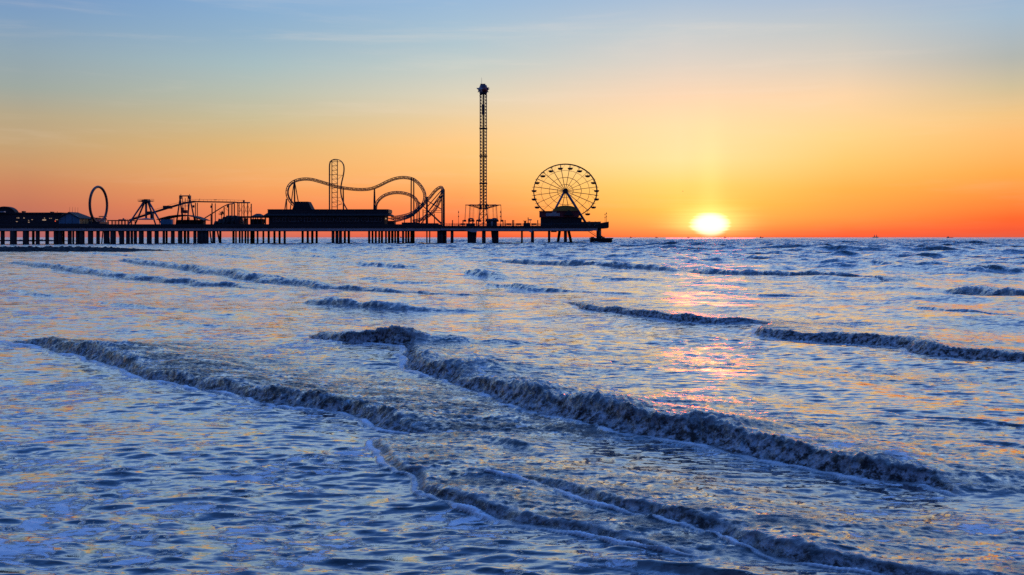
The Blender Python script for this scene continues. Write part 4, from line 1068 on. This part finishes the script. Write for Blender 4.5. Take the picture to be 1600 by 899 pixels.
def build_tower():
    Y = YP + 10
    s = Y / F
    cx = 755.2
    r = thing('swing_tower', 'very tall lattice swing tower topped with stars and a thin antenna', 'ride', foot(cx, Y))
    hw = 4.9 * s
    zb, zf, zt = ZD, PZ(326, Y), PZ(147, Y)
    x0 = PX(cx, Y)
    def corners(z):
        f = 1.0
        if z < zf: f = 1 + .62 * (zf - z) / (zf - zb)
        return [Vector((x0 + a * hw * f, Y + b * hw * f, z)) for a, b in ((-1, -1), (1, -1), (1, 1), (-1, 1))]
    mb = MB()
    lv = [zb + (zf - zb) * k / 3 for k in range(3)]
    n = 36
    lv += [zf + (zt - zf) * k / n for k in range(n + 1)]
    for k in range(4):
        mb.tube([corners(z)[k] for z in (zb, zf, zt)], .20, 6)
    br = MB()
    for i, (a, b) in enumerate(zip(lv, lv[1:])):
        ca, cb = corners(a), corners(b)
        for k in range(4):
            br.bar(ca[k], cb[(k + 1) % 4], .07, 4); br.bar(ca[(k + 1) % 4], cb[k], .07, 4)
            if i % 1 == 0: br.bar(cb[k], cb[(k + 1) % 4], .08, 4)
    obj('mast', mb, M['blue_steel'], r)
    obj('lattice', br, M['steel'], r)
    sp = MB().tube([(x0 + .1, Y, zb), (x0 + .1, Y, zt)], .34, 6)
    obj('cable_duct', sp, M['steel'], r)
    fl = MB()
    for py in (201, 244, 287): fl.box(x0 - hw - .35, x0 + hw + .35, Y - hw - .35, Y + hw + .35, PZ(py + .8, Y), PZ(py - .5, Y))
    obj('collar', fl, M['steel'], r)
    obj('counterweight', MB().box(x0 - .62, x0 + .62, Y - 1.2, Y - .45, PZ(180, Y), PZ(164, Y)), M['blue_steel'], r)
    # head
    obj('head_drum', MB().lathe((x0, Y, 0), [(hw * 1.15, PZ(147, Y)), (hw * 1.3, PZ(145, Y)), (hw * 1.3, PZ(137, Y)), (hw * 1.05, PZ(133.4, Y)), (hw * .5, PZ(132.6, Y))], 14), M['blue_steel'], r)
    def star(px, py, ro, y0, y1, rot=0.0, wide=1.0):
        o = []
        for k in range(10):
            g = math.pi / 2 + rot + k * math.pi / 5; rr = ro if k % 2 == 0 else ro * .45
            o.append((PX(px, Y) + wide * rr * s * math.cos(g), PZ(py, Y) + rr * s * math.sin(g)))
        m_ = MB(); vs = [(x, y0, z) for x, z in o] + [(x, y1, z) for x, z in o] + [(PX(px, Y), y0 - .35, PZ(py, Y)), (PX(px, Y), y1 + .35, PZ(py, Y))]
        fs = [(20, (k + 1) % 10, k) for k in range(10)] + [(21, 10 + k, 10 + (k + 1) % 10) for k in range(10)] + [(k, (k + 1) % 10, 10 + (k + 1) % 10, 10 + k) for k in range(10)]
        return m_.add(vs, fs)
    obj('star', star(755, 141.2, 10.6, Y + 1.8, Y + 2.2), M['blue_steel'], r)
    obj('star', star(750.4, 141, 6.2, Y - 2.6, Y - 2.2), M['panel'], r)
    obj('star', star(758.8, 141, 6.8, Y - 2.0, Y - 1.7, .2), M['blue_steel'], r)
    obj('red_globe', MB().lathe((PX(757.4, Y), Y - 1.9, PZ(141.6, Y)), [(1.2 * math.sin(q), -1.2 * math.cos(q)) for q in [math.pi * k / 8 for k in range(9)]][1:-1], 12), M['red'], r, smooth=True)
    obj('top_housing', MB().box(x0 - 1.3, x0 + .9, Y - 1, Y + 1, PZ(134, Y), PZ(131.6, Y)), M['blue_steel'], r)
    obj('antenna', MB().tube([W(752.6, 132, Y), W(752.6, 121.5, Y)], [.09, .05], 6), M['panel'], r)
    # carriage with swings
    R = 28.8 * s
    zc = PZ(320.6, Y)
    hubm = MB().box(x0 - hw - .7, x0 + hw + .7, Y - hw - .7, Y + hw + .7, PZ(327, Y), PZ(325.8, Y)).box(x0 - hw - .9, x0 + hw + .9, Y - hw - .9, Y + hw + .9, PZ(321.2, Y), PZ(320, Y))
    for k in range(4):
        c = corners(zf)[k]; hubm.box(c.x - .35 , c.x + .35, c.y - .35, c.y + .35, PZ(325.8, Y), PZ(318.4, Y))
    obj('carriage_hub', hubm, M['steel'], r)
    na = 12
    for k in range(na):
        g = 2 * math.pi * (k + .5) / na
        d = Vector((math.cos(g), math.sin(g), 0)); c0 = Vector((x0, Y, 0))
        a = MB()
        p0, p1 = c0 + d * 2.0 + Vector((0, 0, zc)), c0 + d * R + Vector((0, 0, zc))
        q0 = c0 + d * 2.0 + Vector((0, 0, PZ(326, Y)))
        a.bar(p0, p1, .13, 5); a.bar(q0, p1 - d * .6, .09, 4)
        for f in (.25, .5, .75): a.bar(p0.lerp(p1, f), q0.lerp(p1 - d * .6, f), .06, 4); a.bar(p0.lerp(p1, f), q0.lerp(p1 - d * .6, f - .2), .05, 4)
        arm = obj('carriage_arm', a, M['track'], r)
        sg = MB(); tdir = Vector((-d.y, d.x, 0))
        for rr_ in (R - .15, R * .74):
            b = c0 + d * rr_ + Vector((0, 0, zc))
            e = c0 + d * (rr_ + .45) + Vector((0, 0, PZ(346.2, Y)))
            for sgn in (-1, 1): sg.bar(b + tdir * .3 * sgn, e + tdir * .3 * sgn, .035, 4)
            sg.box(e.x - .5, e.x + .5, e.y - .35, e.y + .35, e.z - .12, e.z); sg.box(e.x - .5, e.x + .5, e.y + .25, e.y + .4, e.z, e.z + .7)
        obj('hanging_seat', sg, M['track'], arm)
    # booths beside it
    Yb = YP + 3
    b = thing('ticket_booth', 'small domed ticket booth with lit opening, landward of the swing tower', 'booth', foot(735.7, Yb + 1))
    obj('wall', MB().box(PX(731.6, Yb), PX(733.6, Yb), Yb, Yb + 2.2, ZD, PZ(343, Yb)).box(PX(737.8, Yb), PX(739.6, Yb), Yb, Yb + 2.2, ZD, PZ(343, Yb)).box(PX(733.6, Yb), PX(737.8, Yb), Yb, Yb + 2.2, ZD, PZ(349.6, Yb)), M['red'], b)
    obj('counter', MB().box(PX(728.5, Yb), PX(742, Yb), Yb - .5, Yb - .01, ZD, PZ(349.4, Yb)), M['wall'], b)
    obj('roof', MB().lathe((PX(735.6, Yb), Yb + 1.1, 0), [(1.35, PZ(343, Yb)), (1.3, PZ(342, Yb)), (.9, PZ(341.2, Yb)), (.25, PZ(340.7, Yb))], 12), M['roof'], b)
    b = thing('crenellated_kiosk', 'boxy kiosk with pale crenellated trim at the seaward foot of the swing tower', 'kiosk', foot(768.5, Yb + 2))
    obj('wall', MB().box(PX(760.2, Yb), PX(776.4, Yb), Yb, Yb + 4, ZD, PZ(344.4, Yb)), M['wall'], b)
    obj('roof', MB().box(PX(759.2, Yb), PX(777.8, Yb), Yb - .5, Yb + 4.5, PZ(344.35, Yb), PZ(342, Yb)).lathe((PX(772.6, Yb), Yb + 2, 0), [(1.3, PZ(342, Yb) + .002), (.9, PZ(341, Yb)), (.2, PZ(340.6, Yb))], 10), M['roof'], b)
    tr = MB()
    for q in range(5): tr.box(PX(763 + q * 3, Yb), PX(764.8 + q * 3, Yb), Yb - .58, Yb - .503, PZ(344.2, Yb), PZ(342.9, Yb))
    obj('trim', tr, M['panel'], b)
    obj('door', MB().box(PX(767, Yb), PX(770.2, Yb), Yb - .06, Yb - .003, ZD, PZ(346, Yb)), M['panel'], b)


def build_wheel():
    Y = YP + 15
    s = Y / F
    c = W(883.3, 298.8, Y)
    ax, az_ = 49.4 * s, 42.0 * s
    r = thing('ferris_wheel', 'large spoked Ferris wheel with bowl gondolas at the seaward end of the pier', 'ride', foot(883.3, Y))
    def ell(f, dy, n=80): return [c + Vector((ax * f * math.sin(2 * math.pi * k / n), dy, az_ * f * math.cos(2 * math.pi * k / n))) for k in range(n)]
    for dy in (-1.1, 1.1): obj('rim', MB().tube(ell(1, dy), .23, 6, closed=True), M['steel'], r, smooth=True)
    for f, w_ in ((.77, .045), (.51, .065), (.25, .06)):
        mb = MB()
        for dy in (-1.0, 1.0): mb.tube(ell(f, dy, 20), w_, 4, closed=True)
        obj('inner_ring', mb, M['track'], r)
    mb = MB()
    angs = [math.radians(9 + 18 * k) for k in range(20)]
    for g in angs:
        for dy in (-1.1, 1.1): mb.bar(c + Vector((0, dy * 1.4, 0)), c + Vector((ax * math.sin(g), dy, az_ * math.cos(g))), .075, 4)
    obj('spoke', mb, M['track'], r)
    ci = MB()
    for k, g in enumerate(angs):
        g2 = g + math.radians(9)
        ci.bar(c + Vector((ax * math.sin(g), -1.1, az_ * math.cos(g))), c + Vector((ax * math.sin(g), 1.1, az_ * math.cos(g))), .1, 4)
        ci.bar(c + Vector((ax * .77 * math.sin(g), -1.0, az_ * .77 * math.cos(g))), c + Vector((ax * math.sin(g2), 1.1, az_ * math.cos(g2))), .04, 4)
    obj('rim_brace', ci, M['track'], r)
    obj('hub', MB().tube([c + Vector((0, -2.6, 0)), c + Vector((0, 2.6, 0))], 1.12, 16).tube([c + Vector((0, -2.75, 0)), c + Vector((0, -2.6, 0))], .8, 12), M['steel'], r, smooth=False)
    for sx, b in ((-1, 853.5), (1, 918.5)):
        for dy in (-3.6, 3.6):
            obj('support_leg', MB().tube([c + Vector((sx * .5, dy * .6, -.4)), foot(b, Y + dy)], [.42, .5], 8), M['blue_steel'], r, smooth=True)
    # gondolas hang from the rim
    g0 = None
    for g in angs:
        hp = c + Vector((ax * math.sin(g), 0, az_ * math.cos(g)))
        if g0 is None:
            o = hp
            bw = MB().lathe((o.x, o.y, o.z - 2.45), [(.35, .0), (.85, .12), (1.14, .5), (1.2, .95), (1.1, .95), (.8, .5)], 12)
            g0 = obj('gondola', bw, M['track'], r, origin=o, smooth=True)
            hg = MB().bar((o.x, o.y, o.z), (o.x, o.y, o.z - 2.2), .07, 5)
            obj('hanger', hg, M['steel'], g0)
            obj('canopy', MB().lathe((o.x, o.y, o.z - .12), [(1.05, -.08), (.9, .02), (.1, .14)], 12), M['red'], g0)
        else:
            n = g0.copy(); col.objects.link(n); n.parent = r; n.location = hp - world_loc(r)
            for ch in g0.children:
                d = ch.copy(); col.objects.link(d); d.parent = n
    # the building under it
    Yb = YP + 4
    h = thing('wheel_station', 'dark red station house with a yellow domed roof below the Ferris wheel', 'building', foot(875, Yb + 4))
    obj('wall', MB().box(PX(845.4, Yb), PX(904, Yb), Yb + .8, Yb + 8, ZD, PZ(339.6, Yb)), M['wall'], h)
    obj('upper_wall', MB().box(PX(843.4, Yb), PX(904.8, Yb), Yb, Yb + 8, PZ(339.6, Yb) + .002, PZ(330.5, Yb)), M['red'], h)
    obj('cornice', MB().box(PX(842.9, Yb), PX(905.3, Yb), Yb - .3, Yb + 8.3, PZ(330.5, Yb) + .002, PZ(329.9, Yb)), M['red'], h)
    dm = [(PX(884 + 20 * math.sin(math.radians(q)), Yb), PZ(330 - 8.8 * math.cos(math.radians(q)), Yb)) for q in range(-84, 85, 12)]
    obj('dome_roof', MB().prism(dm, Yb + 1, Yb + 7), M['yellow'], h)
    obj('roof_step', MB().box(PX(864.5, Yb), PX(902, Yb), Yb + .7, Yb + 7.3, PZ(329.9, Yb) + .002, PZ(327.2, Yb)), M['yellow'], h)
    obj('sign_board', MB().box(PX(853, Yb), PX(874.6, Yb), Yb - .2, Yb - .02, PZ(337.8, Yb), PZ(333.2, Yb)).box(PX(863, Yb), PX(869.5, Yb), Yb - .15, Yb - .02, PZ(333.2, Yb), PZ(330.4, Yb)), M['panel'], h)
    obj('small_gable', MB().prism([(PX(880.5, Yb), PZ(336.6, Yb)), (PX(897, Yb), PZ(336.6, Yb)), (PX(888.6, Yb), PZ(327.8, Yb))], Yb - .9, Yb - .02), M['roof'], h)
    windows(h, [(850, 860, 342.5, 348), (864, 874, 342.5, 348), (878, 888, 342.5, 348)], Yb + .75, M['glass'])
    obj('fence_wall', MB().box(PX(904, Yb), PX(939, Yb), Yb + 1, Yb + 1.3, ZD, PZ(346.6, Yb)), M['timber'], h)
    obj('equipment_hut', MB().box(PX(903.6, Yb), PX(909.4, Yb), Yb + 2, Yb + 5, ZD, PZ(342.6, Yb)).lathe((PX(907, Yb), Yb + 3.4, PZ(341.4, Yb)), [(.5, -.5), (.9, 0), (.5, .5)], 8), M['steel'], h)


def lamp_posts():
    Y = YP + .9
    z0, h = ZD, PZ(329, Y) - ZD
    x = PX(716.5, Y)
    t = thing('lamp_post', 'tall slim lamp post with two small lanterns, between the coaster and the swing tower', 'lamp post', (x, Y, z0), 'tall slim lamp posts on the pier')
    obj('pole', MB().tube([(x, Y, z0), (x, Y, z0 + h)], [.12, .06], 6).lathe((x, Y, z0), [(.3, 0), (.28, .5), (.14, .8)], 8), M['steel'], t)
    for f in (.60, .88): obj('lantern', MB().lathe((x, Y, z0 + h * f), [(.08, -.35), (.24, -.1), (.24, .2), (.06, .45)], 8), M['steel'], t)
    for q, sc, lab in ((782, 1, 'tall slim lamp post with two small lanterns, just seaward of the crenellated kiosk'),):
        dup(t, (PX(q, Y), Y, z0), lab)
    YE = YP + 6
    a = dup(t, (PX(945.4, YE), YE, z0 + .8), 'slim lamp post on the seaward bulwark, landward one of the close pair'); a.scale = (.9, .9, .72)
    a = dup(t, (PX(948.6, YE), YE + 3, z0 + 1.0), 'slim lamp post on the seaward bulwark, taller outer one of the close pair'); a.scale = (.9, .9, .78)
    b = None
    labs = ['short square post at the railing next to the coaster supports', 'short square post between the first lamp post and the domed ticket booth', 'short square post squeezed between the domed booth and the swing tower',
            'short square post right beside the lamp post past the kiosk', 'short square post second past the kiosk lamp post', 'short square post, landward one of the close pair midway to the wheel',
            'short square post, seaward one of the close pair midway to the wheel', 'short square post close to the landward wall of the wheel station']
    for q, lab in zip((707, 723.3, 744.5, 786, 789.2, 800.8, 802.7, 840.2), labs):
        loc = (PX(q, Y), Y + .3, ZD)
        if b is None:
            x = loc[0]
            b = thing('railing_post', lab, 'post', loc, 'short posts along the pier railing')
            obj('shaft', MB().box(x - .2, x + .2, loc[1] - .2, loc[1] + .2, ZD, PZ(345, Y)), M['timber'], b)
            obj('cap', MB().box(x - .25, x + .25, loc[1] - .25, loc[1] + .25, PZ(345, Y) + .002, PZ(344.2, Y)), M['steel'], b)
        else: dup(b, loc, lab)
    Ys = YP + 2
    s = thing('sign_stall', 'dark snack stall with a small pale sign on a post, landward of the wheel station', 'stall', foot(823, Ys + 1))
    obj('body', MB().box(PX(818.2, Ys), PX(828.6, Ys), Ys, Ys + 3, ZD, PZ(348.4, Ys)).box(PX(819, Ys), PX(822, Ys), Ys + .5, Ys + 2.5, PZ(348.4, Ys) + .002, PZ(345.8, Ys)), M['timber'], s)
    obj('awning', MB().box(PX(817.2, Ys), PX(823.2, Ys), Ys - .4, Ys + 3.2, PZ(345.8, Ys) + .002, PZ(345.1, Ys)), M['roof'], s)
    obj('sign_post', MB().box(PX(824.6, Ys), PX(825.9, Ys), Ys + .6, Ys + 1, PZ(348.4, Ys) + .002, PZ(340, Ys)), M['red'], s)
    obj('sign', MB().box(PX(826.2, Ys), PX(831, Ys), Ys + .7, Ys + .85, PZ(344.6, Ys), PZ(342.8, Ys)), M['blue_wall'], s)
    obj('sign_bracket', MB().bar(W(828.6, 348.6, Ys + .8), W(828.6, 344.5, Ys + .8), .1, 4), M['steel'], s)
    # low clutter at the railing
    bench = None
    bl = ['dark slatted bench at the railing beside the domed ticket booth', 'dark slatted bench at the railing past the kiosk lamp post', 'dark slatted bench at the railing landward of the sign stall', 'dark slatted bench at the railing between the sign stall and the wheel station',
          'dark slatted bench on the open deck seaward of the Ferris wheel']
    for q, lab in zip((723, 795, 810.5, 834.5, 925), bl):
        loc = (PX(q, Y), YP + 1.6, ZD)
        if bench is None:
            x = loc[0]
            bench = thing('bench', lab, 'bench', loc, 'benches on the pier deck')
            obj('seat', MB().box(x - 1.1, x + 1.1, loc[1] - .3, loc[1] + .3, ZD + .42, ZD + .5), M['timber'], bench)
            obj('backrest', MB().box(x - 1.1, x + 1.1, loc[1] + .3, loc[1] + .36, ZD + .5, ZD + 1.0), M['timber'], bench)
            for sx in (-.9, .9): obj('leg', MB().box(x + sx - .06, x + sx + .06, loc[1] - .28, loc[1] + .28, ZD, ZD + .42), M['steel'], bench)
        else: dup(bench, loc, lab)
    pl = None
    for q, lab in zip((921.3, 930, 937.3), ('dark potted bush on the deck nearest the seaward wheel leg', 'dark potted bush in the middle of the open seaward deck', 'broad dark potted bush just before the seaward bulwark')):
        Yq = YP + 4; x = PX(q, Yq)
        t = thing('potted_bush', lab, 'plant', (x, Yq, ZD), 'potted bushes at the pier end')
        obj('planter', MB().lathe((x, Yq, ZD), [(.4, 0), (.55, .7), (.48, .7)], 10), M['concrete'], t)
        lf = MB(); r2 = random.Random(int(q))
        w_ = 1.5 if q > 935 else .8
        for k in range(90):
            c0 = Vector((x + r2.gauss(0, .3 * w_), Yq + r2.gauss(0, .3), ZD + .7 + abs(r2.gauss(.5, .35))))
            u = Vector((r2.gauss(0, 1), r2.gauss(0, 1), r2.gauss(0, 1))).normalized() * .25; v = u.orthogonal().normalized() * .14
            lf.add([c0 - u, c0 + v, c0 + u, c0 - v], [(0, 1, 2, 3)])
        obj('foliage', lf, M['leaf'], t)


def rocks():
    r2 = np.random.RandomState(3)
    def groin(px0, px1, py_b, hgt_px, name, label, taper, yscale):
        Y = EYE * F / (py_b - HOR)
        s = Y / F
        x0, x1 = PX(px0, Y), PX(px1, Y)
        n = int((x1 - x0) / .45); mrow = 15
        xs = np.linspace(x0, x1, n); vs = []
        for i, x in enumerate(xs):
            f = (x1 - x) / (x1 - x0)
            H = hgt_px * s * min(1, (f / taper) ** .6 if f < taper else 1) 
            H *= .9 + .1 * float(perlin(np.array([x * .12]), np.array([.3]), 70)[0])
            for j in range(mrow):
                v = -1 + 2 * j / (mrow - 1)
                z = H * (1 - abs(v) ** 1.7)
                yy = Y + 1.0 + v * (1.0 + H * 1.6) * yscale + (1.0 + H * 1.6) * yscale
                nb = float(np.abs(perlin(np.array([x * .8]), np.array([yy * .8]), 71))[0]) * .9 + float(perlin(np.array([x * 1.7]), np.array([yy * 1.7]), 72)[0]) * .4
                vs.append((x, yy, z + (nb - .25) * .8 * H - .12))
        fs = [(i * mrow + j, (i + 1) * mrow + j, (i + 1) * mrow + j + 1, i * mrow + j + 1) for i in range(n - 1) for j in range(mrow - 1)]
        o = obj(name, MB().add(vs, fs), M['rock'], None, origin=((x0 + x1) / 2, Y, 0))
        tag(o, label, 'groin')
    groin(-70, 275, 393.4, 9.5, 'rock_groin', 'low black rock groin in the water in front of the landward piles', .4, 1.0)
    groin(-110, 132, 377.6, 3.2, 'far_rock_groin', 'thin dark rock groin glimpsed between the piles beyond the pier', .25, .8)


def ships():
    rr = random.Random(2)
    specs = [(986, 'ship', 'tiny cargo ship on the horizon, first one seaward of the pier'), (1026, 'ship', 'tiny cargo ship on the horizon, a little landward of the sun'), (1076, 'ship', 'tiny cargo ship on the horizon near the landward edge of the sun'),
             (1133, 'ship', 'tiny ship with a tall mast on the horizon just seaward of the sun'), (1190, 'ship', 'tiny broad ship on the horizon, second one seaward of the sun'), (1368, 'rig', 'pair of tall masts of an offshore rig on the horizon at right'),
             (1484, 'ship', 'long low tanker on the horizon near the right edge'), (627, 'ship', 'tiny grey cargo ship seen between the piles below the coaster')]
    for q, kind, lab in specs:
        Y = 5200.0
        sc = Y / F; x = PX(q, Y)
        t = thing('offshore_rig' if kind == 'rig' else 'cargo_ship', lab, 'rig' if kind == 'rig' else 'ship', (x, Y, 0), None if kind == 'rig' else 'ships on the horizon')
        if kind == 'ship':
            L_ = (9 if q == 1484 else 3.6 if q != 1190 else 5) * sc / 2; h = .75 * sc
            obj('hull', MB().prism([(x - L_, h), (x - L_ * .93, -1), (x + L_ * .9, -1), (x + L_ * 1.05, h * 1.15), (x + L_ * .85, h)], Y - 6, Y + 6), M['hull'], t)
            obj('superstructure', MB().box(x - L_ * .8, x - L_ * .35, Y - 5, Y + 5, h, h + 1.0 * sc).box(x - L_ * .7, x - L_ * .5, Y - 3, Y + 3, h + 1.0 * sc, h + 1.4 * sc), M['hull'], t)
            obj('mast', MB().bar((x + L_ * .4, Y, h), (x + L_ * .4, Y, h + (4.2 if q == 1133 else 1.1) * sc), .35 * sc / 3.3, 5), M['hull'], t)
        else:
            obj('deck', MB().box(x - 4 * sc, x + 4 * sc, Y - 8, Y + 8, .6 * sc, 1.6 * sc), M['hull'], t)
            for a in (-3, -1, 1, 3): obj('leg', MB().bar((x + a * sc, Y, -2), (x + a * sc, Y, .6 * sc), .35 * sc, 6), M['hull'], t)
            for a in (-1.6, 1.7): obj('derrick', MB().tube([(x + a * sc, Y, 1.6 * sc), (x + a * sc, Y, 5.0 * sc)], [.7 * sc, .3 * sc], 4), M['hull'], t)
    for q, py, Y, w_, lab in ((1067, 299.3, 620, 2.6, 'small gull gliding above and landward of the sun'), (566, 367, 900, 1.5, 'small gull low over the water between the piles below the long hall'), (722, 309.5, 900, 1.4, 'small gull in the sky landward of the swing tower'),):
        c = W(q, py, Y); s = Y / F * w_ / 2
        t = thing('gull', lab, 'bird', c, 'gulls in the air')
        obj('body', MB().tube([c + Vector((-.28, 0, 0)), c + Vector((-.1, 0, .02)), c + Vector((.12, 0, .02)), c + Vector((.3, 0, .03))], [.02, .08, .07, .02], 8), M['gull'], t)
        for sg in (-1, 1):
            wv = [c + Vector((-.08, 0, .03)), c + Vector((.1, 0, .03)), c + Vector((sg * .35 + .08, sg * .3, .2)), c + Vector((sg * .75 - .02, sg * .5, .08)), c + Vector((sg * .33 - .06, sg * .3, .18))]
            m_ = MB().add([tuple(p) for p in wv] + [tuple(p + Vector((0, 0, .02))) for p in wv], [(0, 1, 2, 4), (4, 2, 3), (5, 9, 7, 6), (9, 8, 7), (0, 5, 6, 1), (1, 6, 7, 2), (2, 7, 8, 3), (3, 8, 9, 4), (4, 9, 5, 0)])
            obj('wing', m_, M['gull'], t)


build_pier()
build_left_end()
build_ring_ride()
build_pendulums()
build_flume()
build_middle_left()
build_hall()
build_coaster()
build_tower()
build_wheel()
lamp_posts()
rocks()
ships()
bpy.context.view_layer.update()
